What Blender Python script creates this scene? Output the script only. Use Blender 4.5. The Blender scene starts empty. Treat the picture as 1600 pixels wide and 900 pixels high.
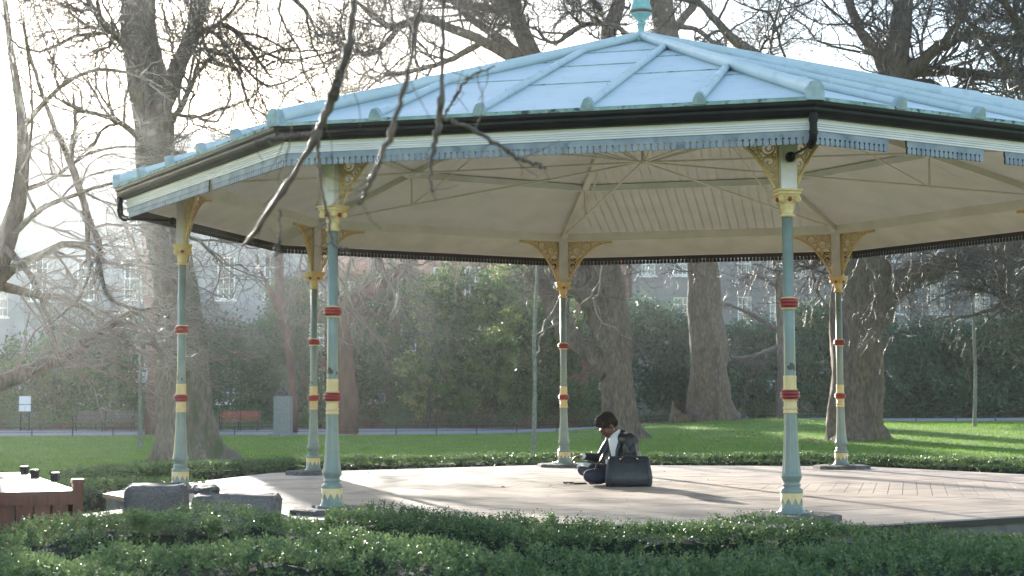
import bpy, math, random
import numpy as np
from mathutils import Vector, Matrix
rng = np.random.default_rng(7); random.seed(7)
R_ = math.radians
scn = bpy.context.scene
COL = scn.collection
PI = math.pi

# ---------------------------------------------------------------- camera, sky, sun, exposure
F = 2.4718; CAM = np.array([-1.368, -16.39, 1.400]); PITCH = 0.07022; ROLL = -0.00416
cd = bpy.data.cameras.new('camera'); cam = bpy.data.objects.new('camera', cd); COL.objects.link(cam)
fw = np.array([0, math.cos(PITCH), math.sin(PITCH)]); up0 = np.array([0, -math.sin(PITCH), math.cos(PITCH)]); rt0 = np.array([1., 0, 0])
rt = rt0*math.cos(ROLL)+up0*math.sin(ROLL); up = -rt0*math.sin(ROLL)+up0*math.cos(ROLL)
mw = Matrix(((rt[0], up[0], -fw[0], CAM[0]), (rt[1], up[1], -fw[1], CAM[1]), (rt[2], up[2], -fw[2], CAM[2]), (0, 0, 0, 1)))
cam.matrix_world = mw
cd.sensor_width = 36; cd.lens = 36*F*1000/1600; cd.clip_start = .1; cd.clip_end = 3000
cd.dof.use_dof = True; cd.dof.focus_distance = 16.4; cd.dof.aperture_fstop = 5.0
scn.camera = cam

SUN_AZ = R_(17.0)      # to the left of the view axis (+y towards -x)
SUN_EL = R_(13.0)
w = bpy.data.worlds.new('World'); scn.world = w; w.use_nodes = True
nt = w.node_tree; nt.nodes.clear()
sky = nt.nodes.new('ShaderNodeTexSky'); sky.sky_type = 'NISHITA'; sky.sun_disc = False
sky.sun_elevation = SUN_EL; sky.sun_rotation = -SUN_AZ
sky.air_density = 1.0; sky.dust_density = .6; sky.ozone_density = 1.0; sky.altitude = 20
bg = nt.nodes.new('ShaderNodeBackground'); bg.inputs[1].default_value = 0.15
out = nt.nodes.new('ShaderNodeOutputWorld'); nt.links.new(sky.outputs[0], bg.inputs[0]); nt.links.new(bg.outputs[0], out.inputs[0])
sl = bpy.data.lights.new('sun', 'SUN'); sl.energy = 5.0; sl.angle = R_(.6); sl.color = (1, .94, .84)
so = bpy.data.objects.new('sun', sl); COL.objects.link(so)
sd = Vector((-math.sin(SUN_AZ)*math.cos(SUN_EL), math.cos(SUN_AZ)*math.cos(SUN_EL), math.sin(SUN_EL)))
so.rotation_euler = sd.to_track_quat('Z', 'Y').to_euler(); so.location = (-20, 60, 40)
vs = scn.view_settings; vs.view_transform = 'Standard'; vs.look = 'None'; vs.exposure = 1.66; vs.gamma = 1; vs.use_curve_mapping = False
cy = scn.cycles
cy.max_bounces = 6; cy.diffuse_bounces = 3; cy.glossy_bounces = 2; cy.transmission_bounces = 3; cy.transparent_max_bounces = 4; cy.volume_bounces = 0
cy.use_denoising = True
cy.sample_clamp_indirect = 6

HAZE = 0.0005

def PX(x, y, d):
    """world point on the ray of photograph pixel (x, y) at depth d along the view axis"""
    r = (x-800)/(F*1000); u = (450-y)/(F*1000)
    return CAM + (fw + rt*r + up*u)*d
def ppm(d): return F*1000/d

# ---------------------------------------------------------------- mesh helpers
class MB:
    def __init__(s): s.v = []; s.f = []; s.n = 0
    def add(s, V, Fc):
        V = np.asarray(V, float).reshape(-1, 3); s.v.append(V)
        if isinstance(Fc, np.ndarray): s.f.append(Fc+s.n)
        else:
            by = {}
            for f in Fc: by.setdefault(len(f), []).append(f)
            for k in by: s.f.append(np.array(by[k])+s.n)
        s.n += len(V); return s
    def box(s, c, d, rz=0, rot=None, taper=1.0):
        x, y, z = np.array(d)/2
        V = np.array([[-x,-y,-z],[x,-y,-z],[x,y,-z],[-x,y,-z],[-x*taper,-y*taper,z],[x*taper,-y*taper,z],[x*taper,y*taper,z],[-x*taper,y*taper,z]])
        if rot is not None: V = V@np.array(rot).T
        if rz:
            cc, ss = math.cos(rz), math.sin(rz); V = V@np.array([[cc,-ss,0],[ss,cc,0],[0,0,1]]).T
        return s.add(V+np.array(c), np.array([[0,3,2,1],[4,5,6,7],[0,1,5,4],[1,2,6,5],[2,3,7,6],[3,0,4,7]]))
    def lathe(s, prof, n=24, c=(0, 0, 0), flute=None, phase=0):
        th = np.arange(n)/n*2*PI+phase; V = []
        for z, r in prof:
            rr = r*np.ones(n)
            if flute and flute[0] < z < flute[1]: rr = r*(1+flute[3]*np.cos(flute[2]*th))
            V.append(np.stack([np.cos(th)*rr, np.sin(th)*rr, np.full(n, z)], 1))
        V = np.concatenate(V)+np.array(c); m = len(prof)
        Fc = [[i*n+j, i*n+(j+1) % n, (i+1)*n+(j+1) % n, (i+1)*n+j] for i in range(m-1) for j in range(n)]
        Fc += [list(range(n))[::-1], [(m-1)*n+j for j in range(n)]]
        return s.add(V, Fc)
    def prism(s, poly, O, U, W, N, th):
        """polygon (u,w) in the plane O+uU+wW, thickness th along N, centred"""
        O, U, W, N = map(np.array, (O, U, W, N)); n = len(poly)
        P = np.array([O+U*a+W*b for a, b in poly])
        V = np.concatenate([P-N*th/2, P+N*th/2])
        return s.add(V, [list(range(n))[::-1], [n+i for i in range(n)]]+[[i, (i+1) % n, n+(i+1) % n, n+i] for i in range(n)])
    def tube(s, P, R, k=8, cap=True):
        P = np.asarray(P, float); R = np.broadcast_to(np.asarray(R, float), (len(P),))
        V, Fc = tubes(P[None], R[None], k); s.add(V, Fc)
        if cap:
            n = len(P); s.add(V[:k], [list(range(k))[::-1]]); s.add(V[(n-1)*k:n*k], [list(range(k))])
        return s
    def ell(s, c, r, rot=None, nu=16, nv=10):
        th = np.arange(nu)/nu*2*PI; V = [[0, 0, -1]]
        for i in range(1, nv):
            a = -PI/2+PI*i/nv
            V += [[math.cos(a)*math.cos(t), math.cos(a)*math.sin(t), math.sin(a)] for t in th]
        V += [[0, 0, 1]]; V = np.array(V)*np.array(r)
        if rot is not None: V = V@np.array(rot).T
        Fc = [[0, 1+(j+1) % nu, 1+j] for j in range(nu)]
        Fc += [[1+i*nu+j, 1+i*nu+(j+1) % nu, 1+(i+1)*nu+(j+1) % nu, 1+(i+1)*nu+j] for i in range(nv-2) for j in range(nu)]
        L = 1+(nv-2)*nu; Fc += [[L+j, L+(j+1) % nu, L+nu] for j in range(nu)]
        return s.add(V+np.array(c), Fc)
    def cap(s, a, b, ra, rb, k=14):
        """tapered capsule"""
        a = np.array(a, float); b = np.array(b, float); d = b-a; L = np.linalg.norm(d)+1e-9; d /= L
        P = []; R = []
        for i in range(5):
            t = PI/2*(i+.25)/5.25; P.append(a-d*ra*math.cos(t)); R.append(ra*math.sin(t))
        P += [a, (a+b)/2, b]; R += [ra, (ra+rb)/2, rb]
        for i in range(4, -1, -1):
            t = PI/2*(i+.25)/5.25; P.append(b+d*rb*math.cos(t)); R.append(rb*math.sin(t))
        return s.tube(P, R, k)
    def ring(s, prof, n=8, ph=0.0):
        """closed (radius, z) profile swept round n corners"""
        m = len(prof); V = []
        for i in range(n):
            a = ph+i*2*PI/n
            V += [[r*math.cos(a), r*math.sin(a), z] for r, z in prof]
        Fc = [[i*m+j, ((i+1) % n)*m+j, ((i+1) % n)*m+(j+1) % m, i*m+(j+1) % m] for i in range(n) for j in range(m)]
        return s.add(V, Fc)

def tubes(P, R, k=4):
    """P (K,n,3), R (K,n) -> verts, quads"""
    K, n, _ = P.shape
    T = np.gradient(P, axis=1); T /= np.linalg.norm(T, axis=2, keepdims=True)+1e-9
    mt = T.mean(1); ref = np.zeros((K, 3)); ax = np.argmin(np.abs(mt), 1); ref[np.arange(K), ax] = 1
    A = np.cross(T, ref[:, None, :]); A /= np.linalg.norm(A, axis=2, keepdims=True)+1e-9
    B = np.cross(T, A); th = np.arange(k)/k*2*PI
    V = P[:, :, None, :]+R[:, :, None, None]*(A[:, :, None, :]*np.cos(th)[None, None, :, None]+B[:, :, None, :]*np.sin(th)[None, None, :, None])
    base = (np.arange(K)*n*k)[:, None, None]+(np.arange(n-1)*k)[None, :, None]
    j = np.arange(k)[None, None, :]; j2 = (j+1) % k
    Fc = np.stack([base+j, base+j2, base+k+j2, base+k+j], -1).reshape(-1, 4)
    return V.reshape(-1, 3), Fc

ORG = {}
def mkmesh(name, mb, mat, off, smooth=False):
    V = np.concatenate(mb.v)-np.asarray(off)
    me = bpy.data.meshes.new(name)
    nl = sum(f.size for f in mb.f); nf = sum(len(f) for f in mb.f)
    me.vertices.add(len(V)); me.vertices.foreach_set('co', V.astype(np.float32).ravel())
    me.loops.add(nl); me.polygons.add(nf)
    me.loops.foreach_set('vertex_index', np.concatenate([f.ravel() for f in mb.f]).astype(np.int32))
    st = np.concatenate([np.full(len(f), f.shape[1]) for f in mb.f]); ls = np.concatenate([[0], np.cumsum(st)[:-1]])
    me.polygons.foreach_set('loop_start', ls.astype(np.int32))
    me.polygons.foreach_set('use_smooth', np.full(nf, bool(smooth)))
    me.update(calc_edges=True); me.validate()
    if mat is not None: me.materials.append(mat)
    return me
def part(name, mb, mat, parent=None, smooth=False, org=None, label=None):
    o0 = ORG.get(parent.name, np.zeros(3)) if parent is not None else (np.asarray(org) if org is not None else np.zeros(3))
    o = bpy.data.objects.new(name, mkmesh(name, mb, mat, o0, smooth)); COL.objects.link(o)
    if parent is not None: o.parent = parent
    else: o.location = o0
    ORG[o.name] = o0
    if label: o['label'] = label
    return o
def tag(o, label=None, cat=None, group=None, kind=None):
    if label: o['label'] = label
    if cat: o['category'] = cat
    if group: o['group'] = group
    if kind: o['kind'] = kind
    return o
def thing(name, label, cat, loc=(0, 0, 0), group=None):
    o = bpy.data.objects.new(name, None); COL.objects.link(o); o.location = loc; o.empty_display_size = .2
    ORG[o.name] = np.array(loc, float); return tag(o, label, cat, group)
def copy_tree(o, parent=None):
    c = o.copy(); COL.objects.link(c); c.parent = parent
    ORG[c.name] = ORG.get(o.name, np.zeros(3))
    for ch in [x for x in scn.objects if x.parent == o]: copy_tree(ch, c)
    return c
def baked(mb, voxel, smooth_it=4):
    """union of overlapping closed shapes into one continuous surface"""
    me = mkmesh('tmp', mb, None, (0, 0, 0)); o = bpy.data.objects.new('tmp', me); COL.objects.link(o)
    m = o.modifiers.new('r', 'REMESH'); m.mode = 'VOXEL'; m.voxel_size = voxel; m.use_smooth_shade = True
    s = o.modifiers.new('s', 'SMOOTH'); s.iterations = smooth_it; s.factor = .5
    dg = bpy.context.evaluated_depsgraph_get(); ev = o.evaluated_get(dg); m2 = ev.to_mesh()
    V = np.empty(len(m2.vertices)*3); m2.vertices.foreach_get('co', V); Fc = [list(p.vertices) for p in m2.polygons]
    ev.to_mesh_clear(); bpy.data.objects.remove(o)
    r = MB(); r.add(V.reshape(-1, 3), Fc); return r

# ---------------------------------------------------------------- materials
def mat(name, c1, c2=None, rough=.6, scale=8, bump=0, bscale=None, metal=0, trans=0, spec=.5, detail=4, contrast=(.35, .65), c3=None, c3scale=2, c3lim=(.55, .6), stretch=None, coat=0):
    m = bpy.data.materials.new(name); m.use_nodes = True; t = m.node_tree; N = t.nodes; L = t.links
    b = N['Principled BSDF']; b.inputs['Roughness'].default_value = rough; b.inputs['Metallic'].default_value = metal
    b.inputs['Specular IOR Level'].default_value = spec
    if coat: b.inputs['Coat Weight'].default_value = coat; b.inputs['Coat Roughness'].default_value = .2
    tc = N.new('ShaderNodeTexCoord'); vec = tc.outputs['Object']
    if stretch:
        mp = N.new('ShaderNodeMapping'); mp.inputs['Scale'].default_value = stretch; L.new(vec, mp.inputs[0]); vec = mp.outputs[0]
    def noise(s, d=detail):
        n = N.new('ShaderNodeTexNoise'); n.inputs['Scale'].default_value = s; n.inputs['Detail'].default_value = d; L.new(vec, n.inputs['Vector']); return n
    col = None
    if c2 is not None:
        n = noise(scale); r = N.new('ShaderNodeValToRGB'); r.color_ramp.elements[0].position = contrast[0]; r.color_ramp.elements[1].position = contrast[1]
        r.color_ramp.elements[0].color = (*c1, 1); r.color_ramp.elements[1].color = (*c2, 1); L.new(n.outputs[0], r.inputs[0]); col = r.outputs[0]
    if c3 is not None:
        n3 = noise(c3scale, 6); r3 = N.new('ShaderNodeMapRange'); r3.inputs[1].default_value = c3lim[0]; r3.inputs[2].default_value = c3lim[1]; L.new(n3.outputs[0], r3.inputs[0])
        mx = N.new('ShaderNodeMix'); mx.data_type = 'RGBA'; L.new(r3.outputs[0], mx.inputs[0])
        if col is None: mx.inputs[6].default_value = (*c1, 1)
        else: L.new(col, mx.inputs[6])
        mx.inputs[7].default_value = (*c3, 1); col = mx.outputs[2]
    if col is None: b.inputs['Base Color'].default_value = (*c1, 1)
    else: L.new(col, b.inputs['Base Color'])
    if bump:
        nb = noise(bscale or scale*3, 5); bp = N.new('ShaderNodeBump'); bp.inputs['Strength'].default_value = 1; bp.inputs['Distance'].default_value = bump
        L.new(nb.outputs[0], bp.inputs['Height']); L.new(bp.outputs[0], b.inputs['Normal'])
    if trans:
        tr = N.new('ShaderNodeBsdfTranslucent'); ms = N.new('ShaderNodeMixShader'); ms.inputs[0].default_value = trans
        if col is None: tr.inputs[0].default_value = (*c1, 1)
        else: L.new(col, tr.inputs[0])
        L.new(b.outputs[0], ms.inputs[1]); L.new(tr.outputs[0], ms.inputs[2]); L.new(ms.outputs[0], N['Material Output'].inputs[0])
    return m

M = dict(
 roof=mat('roof_copper', (.50, .585, .60), (.58, .65, .665), .55, 1.3, .002, 30, c3=(.44, .52, .53), c3scale=7, c3lim=(.56, .74), detail=7),
 roofedge=mat('roof_edge_weathered', (.36, .48, .46), (.20, .29, .25), .7, 9, .003, c3=(.05, .06, .05), c3scale=16, c3lim=(.56, .66)),
 capgrey=mat('roof_cap_weathered', (.38, .47, .50), (.26, .33, .35), .6, 14, .002, 40),
 gutter=mat('gutter_black', (.010, .010, .010), (.022, .018, .016), .5, 5, .001, spec=.25),
 cream=mat('cream_paint', (.70, .68, .61), (.61, .59, .51), .55, 3, .001, 20),
 white=mat('white_paint', (.80, .76, .82), (.72, .68, .74), .5, 4),
 bluegrey=mat('fringe_blue_grey', (.20, .23, .29), (.30, .33, .37), .6, 7, .001, 30, c3=(.12, .15, .19), c3scale=9, c3lim=(.58, .7)),
 fringeshade=mat('fringe_inner_shade', (.05, .04, .035), (.035, .03, .028), .7, 9),  # shade on the inner fringe face, put into the colour
 ceil=mat('ceiling_paint', (.68, .69, .66), (.60, .61, .57), .6, 2.5, .001, 20),
 green=mat('column_green_paint', (.185, .225, .195), (.23, .275, .24), .4, 6, .0008, 60, c3=(.03, .04, .04), c3scale=8, c3lim=(.66, .68), coat=.2),
 yellow=mat('yellow_paint', (.77, .58, .29), (.66, .47, .21), .5, 10, .001, 60),
 ochre=mat('ochre_bracket_paint', (.68, .50, .25), (.56, .39, .18), .55, 14, .002, 60),
 red=mat('red_paint', (.33, .035, .03), (.24, .02, .02), .35, 10, coat=.3),
 post=mat('post_pale_paint', (.68, .63, .62), (.54, .50, .47), .5, 6, .001, 40, c3=(.25, .2, .14), c3scale=12, c3lim=(.66, .72)),
 deck=mat('deck_boards', (.42, .325, .27), (.54, .44, .37), .62, 1.4, .0015, 14, c3=(.28, .225, .20), c3scale=1.6, c3lim=(.5, .66), detail=6),
 gapdark=mat('box_gap_dark', (.05, .045, .04), rough=.9),
 plinth=mat('plinth_stone', (.20, .19, .18), (.12, .115, .11), .85, 6, .006, 20),
 slab=mat('slab_stone', (.16, .15, .14), (.08, .075, .07), .85, 12, .008, 30, c3=(.26, .25, .22), c3scale=20, c3lim=(.6, .7)),
 granite=mat('granite', (.20, .175, .16), (.12, .105, .10), .8, 60, .004, 40, c3=(.12, .11, .10), c3scale=3, c3lim=(.5, .7)),
 brown=mat('brown_stained_timber', (.16, .050, .028), (.10, .030, .018), .5, 6, .001, 50, stretch=(6, 6, 1)),
 browntop=mat('lid_brown_timber', (.13, .06, .04), (.09, .04, .028), .55, 5),
 bark=mat('bark_plane', (.21, .155, .115), (.105, .075, .055), .9, 15, .06, 9, c3=(.06, .05, .045), c3scale=3.5, c3lim=(.50, .75), stretch=(1, 1, .35), detail=9),
 barkred=mat('bark_red_brown', (.17, .09, .06), (.10, .055, .04), .9, 4, .03, 8, stretch=(1, 1, .3)),
 barkmoss=mat('bark_mossy', (.20, .165, .125), (.105, .082, .06), .9, 15, .06, 9, c3=(.065, .085, .035), c3scale=2.2, c3lim=(.52, .68), stretch=(1, 1, .4), detail=9),
 twig=mat('twig_bark', (.14, .11, .09), (.085, .065, .055), .5, 3),
 twiglit=mat('twig_pale', (.27, .22, .18), (.16, .125, .105), .5, 3),
 branchdark=mat('branch_dark_bark', (.13, .085, .065), (.055, .038, .032), .42, 26, .0012, 90),
 sapling=mat('sapling_bark', (.22, .24, .20), (.13, .14, .11), .7, 12, .004),
 lawn=mat('lawn_grass', (.10, .19, .025), (.15, .24, .035), .9, .6, .03, 25, c3=(.10, .085, .045), c3scale=.45, c3lim=(.56, .70), detail=6),
 blade=mat('grass_blades', (.12, .23, .03), (.19, .30, .045), .6, 1.2, trans=.5),
 soil=mat('leaf_litter_soil', (.07, .05, .035), (.13, .075, .045), .95, 3, .04, 12),
 path=mat('path_tarmac', (.19, .19, .20), (.24, .24, .25), .85, 3, .003, 60),
 road=mat('road_tarmac', (.06, .06, .062), (.08, .08, .08), .85, 3),
 leafbox=mat('box_leaves', (.055, .11, .045), (.20, .27, .10), .38, 14, trans=.42, contrast=(.3, .72), spec=.6),
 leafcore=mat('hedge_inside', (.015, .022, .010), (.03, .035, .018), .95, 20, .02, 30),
 leafdark=mat('evergreen_leaves', (.035, .09, .026), (.13, .22, .06), .38, 1.2, trans=.32, contrast=(.35, .65)),
 leafblue=mat('laurel_leaves', (.036, .10, .052), (.095, .18, .09), .35, 1.2, trans=.3),
 leafvar=mat('variegated_leaves', (.09, .18, .035), (.52, .53, .20), .4, 2.2, trans=.5, contrast=(.42, .62)),
 leafred=mat('brown_leaves', (.19, .085, .05), (.10, .11, .05), .6, 1.5, trans=.25, contrast=(.4, .6)),
 leaflow=mat('ground_cover_leaves', (.07, .13, .05), (.17, .22, .10), .45, 1.6, trans=.25),
 litter=mat('fallen_leaf', (.16, .10, .05), (.09, .065, .04), .8, 9),
 stone=mat('pale_stone_wall', (.38, .40, .41), (.30, .32, .33), .85, .5, .01, 4),
 greystone=mat('grey_render_wall', (.27, .26, .25), (.21, .20, .19), .9, .6, .01, 4),
 brick=mat('brick_wall', (.24, .10, .075), (.18, .075, .055), .9, 1.2, .01, 8),
 slate=mat('slate_roof', (.10, .11, .13), (.07, .075, .09), .6, 3),
 trimwhite=mat('window_white', (.78, .78, .76), rough=.5),
 glass=mat('window_glass', (.10, .12, .14), rough=.06, spec=.8),
 metalblack=mat('black_iron', (.02, .02, .02), rough=.45),
 benchdark=mat('bench_dark_timber', (.12, .105, .085), (.16, .14, .11), .7, 6),
 benchred=mat('bench_red_timber', (.34, .11, .065), (.28, .085, .05), .5, 6),
 pedestal=mat('pedestal_granite', (.26, .28, .28), (.17, .185, .19), .8, 18),
 bronze=mat('bronze_dark', (.02, .021, .02), (.022, .024, .022), .35, 12),
 sign=mat('sign_white', (.80, .82, .84), rough=.5),
 skin=mat('skin_brown', (.13, .062, .038), (.105, .05, .03), .45, 20),
 hair=mat('hair_black', (.012, .008, .007), (.03, .014, .010), .7, 60, .006, 220),
 leather=mat('jacket_black_leather', (.010, .012, .017), (.016, .019, .027), .40, 12, .004, 22),
 shirt=mat('shirt_white', (.74, .76, .80), (.66, .69, .75), .7, 20, .004, 30),
 jeans=mat('jeans_navy', (.018, .024, .045), (.03, .036, .06), .8, 40, .003, 30),
 shoe=mat('shoe_grey', (.07, .065, .065), (.10, .095, .09), .6, 20),
 bag=mat('bag_leather', (.012, .016, .021), (.020, .026, .033), .40, 16, .001, 90),
 gold=mat('gold_metal', (.7, .55, .28), rough=.3, metal=1),
 paper=mat('paper_white', (.80, .82, .86), rough=.7),
 folder=mat('folder_black', (.015, .015, .02), rough=.4),
 finial=mat('finial_teal', (.22, .44, .44), (.30, .52, .52), .5, 12, c3=(.22, .2, .18), c3scale=18, c3lim=(.6, .7)),
 rust=mat('rim_brown', (.10, .06, .055), (.16, .10, .09), .6, 14),
)

# ---------------------------------------------------------------- terrain
def sm(a, b, x):
    t = np.clip((np.asarray(x, float)-a)/(b-a), 0, 1); return t*t*(3-2*t)
def H(x, y):
    x = np.asarray(x, float); y = np.asarray(y, float)
    h = .42*sm(-1, 13, x)*sm(14, 36, y)+.30*np.exp(-(((x-6.5)/5.0)**2+((y-46)/8.0)**2))
    return h+.03*np.sin(x*.35+1)*np.sin(y*.28)*sm(8, 14, y)
def sheet(name, x0, x1, y0f, y1f, nx, ny, dz, m, **k):
    xs = np.linspace(x0, x1, nx); V = []
    for t in np.linspace(0, 1, ny):
        y = y0f(xs)*(1-t)+y1f(xs)*t; V.append(np.stack([xs, y, H(xs, y)+dz], 1))
    i = np.arange(ny-1)[:, None]*nx+np.arange(nx-1)[None]
    b = MB(); b.add(np.concatenate(V), np.stack([i, i+1, i+nx+1, i+nx], -1).reshape(-1, 4))
    o = part(name, b, m, smooth=True); return tag(o, kind='structure')
cst = lambda v: (lambda xs: np.full_like(xs, v))
gb = MB()   # ground: fine inside, stretched out to the horizon
gx = np.concatenate([[-1500, -600, -250], np.linspace(-90, 90, 181), [250, 600, 1500]]); gy = np.concatenate([[-800, -200, -60], np.linspace(-30, 130, 161), [250, 600, 1800]])
XX, YY = np.meshgrid(gx, gy); nx = len(gx); ii = np.arange(len(gy)-1)[:, None]*nx+np.arange(nx-1)[None]
gb.add(np.stack([XX, YY, H(XX, YY)], -1).reshape(-1, 3), np.stack([ii, ii+1, ii+nx+1, ii+nx], -1).reshape(-1, 4))
tag(part('lawn', gb, M['lawn'], smooth=True), kind='structure')
PN = lambda xs: 47.2+.02*xs
PF = lambda xs: 58.5+.02*xs
sheet('path', -60, 60, PN, PF, 121, 12, .02, M['path'])
sheet('planting_bed', -60, 60, PF, cst(84.), 121, 26, .02, M['soil'])
sheet('street', -90, 90, cst(84.), cst(93.5), 91, 6, .024, M['road'])
# gravel apron round the bandstand
ab = MB(); n = 48
ab.add([[math.cos(a)*r, math.sin(a)*r, .02] for r in (.5, 7.6) for a in np.arange(n)/n*2*PI], [[i, (i+1) % n, n+(i+1) % n, n+i] for i in range(n)])
tag(part('gravel_apron', ab, M['soil']), kind='structure')

# ---------------------------------------------------------------- bandstand
BR = 4.70; TH = R_(-81.58); ZB = .551; ZD = .506
DECKR = 5.41
band = thing('bandstand', 'octagonal bandstand with pale blue metal roof and green, yellow and red columns', 'bandstand', (0, 0, 0))
def corner(k, r, z): a = TH-k*PI/4; return np.array([r*math.cos(a), r*math.sin(a), z])
# deck: boards laid parallel to each side
b = MB(); b.ring([(DECKR, ZD-.03), (DECKR, .10), (DECKR-.06, .10), (DECKR-.06, 0.0), (DECKR-.3, 0), (DECKR-.3, ZD-.03)], 8, TH)
b.add([corner(k, DECKR, ZD-.028) for k in range(8)], [list(range(8))[::-1]])
part('deck_base', b, M['plinth'], band)
b = MB(); ap = DECKR*math.cos(PI/8); bw = .135
rr = random.Random(3)
for k in range(8):
    a = TH-k*PI/4-PI/8; m = np.array([math.cos(a), math.sin(a), 0]); t = np.array([-math.sin(a), math.cos(a), 0])
    nb = int(ap/bw)
    for i in range(nb):
        r1 = ap-i*bw; r0 = r1-bw+.005
        cuts = sorted(rr.uniform(-1, 1) for _ in range(1 if i > 14 else 3)); cuts = [-1]+cuts+[1]
        for c0, c1 in zip(cuts[:-1], cuts[1:]):
            tn = math.tan(PI/8)
            zz = ZD+rr.uniform(-.0012, .0012)
            P = [m*r0+t*(c0*r0*tn+.002), m*r0+t*(c1*r0*tn-.002), m*r1+t*(c1*r1*tn-.002), m*r1+t*(c0*r1*tn+.002)]
            V = [p+np.array([0, 0, zz]) for p in P]+[p+np.array([0, 0, ZD-.026]) for p in P]
            b.add(V, [[0, 1, 2, 3], [0, 4, 5, 1], [1, 5, 6, 2], [2, 6, 7, 3], [3, 7, 4, 0]])
part('deck', b, M['deck'], band)
b = MB(); b.ring([(DECKR+.035, ZD-.01), (DECKR+.035, ZD-.05), (DECKR+.004, ZD-.05), (DECKR+.004, ZD-.01)], 8, TH)
part('deck_edging', b, M['metalblack'], band)

# one column in its own frame: x points outward
prof = [(0, .108), (.012, .108), (.02, .094), (.05, .081), (.15, .080), (.165, .084), (.18, .082), (.188, .066), (.198, .060), (.206, .068), (.216, .068), (.222, .060), (.235, .062), (.25, .070), (.272, .077), (.288, .078), (.30, .071), (.325, .066), (.42, .058), (.6, .050), (.735, .046), (1.02, .0435), (1.2, .042), (2.21, .0395)]
colobj = MB().lathe(prof, 48, flute=(.29, .74, 12, .045))
col0 = part('column', colobj, M['green'], band, True)
def sub(name, mb, m, smooth=True, **k): return part(name, mb, m, col0, smooth, **k)
sub('base_slab', MB().lathe([(-.05, .36), (-.008, .36), (0.0, .33)], 8, phase=PI/8), M['slab'], False)
bb = MB()
for j in range(6):
    a = j*PI/3; bb.lathe([(0, .014), (.016, .014), (.022, .008)], 6, (math.cos(a)*.15, math.sin(a)*.15, 0))
sub('base_bolts', bb, M['green'], False).name = 'base_bolt'
zz = MB(); n = 40
th_ = np.arange(n)/n*2*PI; tip = np.where(np.arange(n) % 4 == 2, .066, np.where(np.arange(n) % 2 == 1, .09, .115))
V = [[math.cos(a)*.0835, math.sin(a)*.0835, .152] for a in th_]+[[math.cos(a)*.0835, math.sin(a)*.0835, tz] for a, tz in zip(th_, tip)]
V += [[math.cos(a)*.079, math.sin(a)*.079, .152] for a in th_]
zz.add(V, [[n+i, n+(i+1) % n, (i+1) % n, i] for i in range(n)]+[[i, (i+1) % n, 2*n+(i+1) % n, 2*n+i] for i in range(n)])
sub('zigzag_band', zz, M['yellow'])
sub('painted_band', MB().lathe([(.735, .047), (.737, .0525), (.75, .0525), (.754, .049), (.764, .049), (.768, .053), (.782, .053), (.786, .0485), (.99, .0465), (1.01, .048), (1.016, .044)], 32, flute=(.93, 1.02, 10, .04)), M['yellow'])
for zc in (.873, 1.552):
    c = sub('collar', MB().lathe([(zc-.034, .050), (zc-.030, .060), (zc-.018, .071), (zc-.004, .0725), (zc-.002, .064), (zc+.002, .064), (zc+.004, .0725), (zc+.018, .071), (zc+.030, .060), (zc+.034, .050)], 32), M['red'])
    for s in (-1, 1):
        z = zc+s*.040; sub('collar_rim', MB().lathe([(z-.006, .045), (z-.004, .056), (z+.004, .056), (z+.006, .045)], 32), M['yellow'])
cap = MB().lathe([(2.195, .041), (2.197, .055), (2.207, .058), (2.217, .055), (2.22, .044), (2.25, .046), (2.28, .053), (2.30, .056), (2.305, .062), (2.32, .062), (2.325, .066), (2.345, .072)], 28, flute=(2.22, 2.30, 9, .07))
cap.box((0, 0, 2.352), (.150, .150, .016)); cap.box((0, 0, 2.371), (.17, .17, .022)); cap.box((0, 0, 2.392), (.19, .19, .016))
for sx in (-1, 1):
    for sy in (-1, 1):      # corner volutes
        d = np.array([sx, sy, 0])/math.sqrt(2); pd = np.array([-d[1], d[0], 0])
        for rr_, q in ((.024, .013), (.013, .018)):
            c0 = d*.089+np.array([0, 0, 2.325]); cap.tube([c0-pd*q, c0+pd*q], [rr_, rr_], 12)
sub('capital', cap, M['yellow'])
for j in range(4):
    a = j*PI/2; d = np.array([math.cos(a), math.sin(a), 0]); sub('rosette', MB().ell(d*.072+np.array([0, 0, 2.325]), (.018, .018, .018), nu=10, nv=6), M['red'])
pm = MB(); pm.box((0, 0, 2.70), (.112, .112, .60))
for sx in (-1, 1):
    for sy in (-1, 1): pm.box((sx*.052, sy*.052, 2.70), (.016, .016, .598))
sub('post', pm, M['post'], False)
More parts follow.
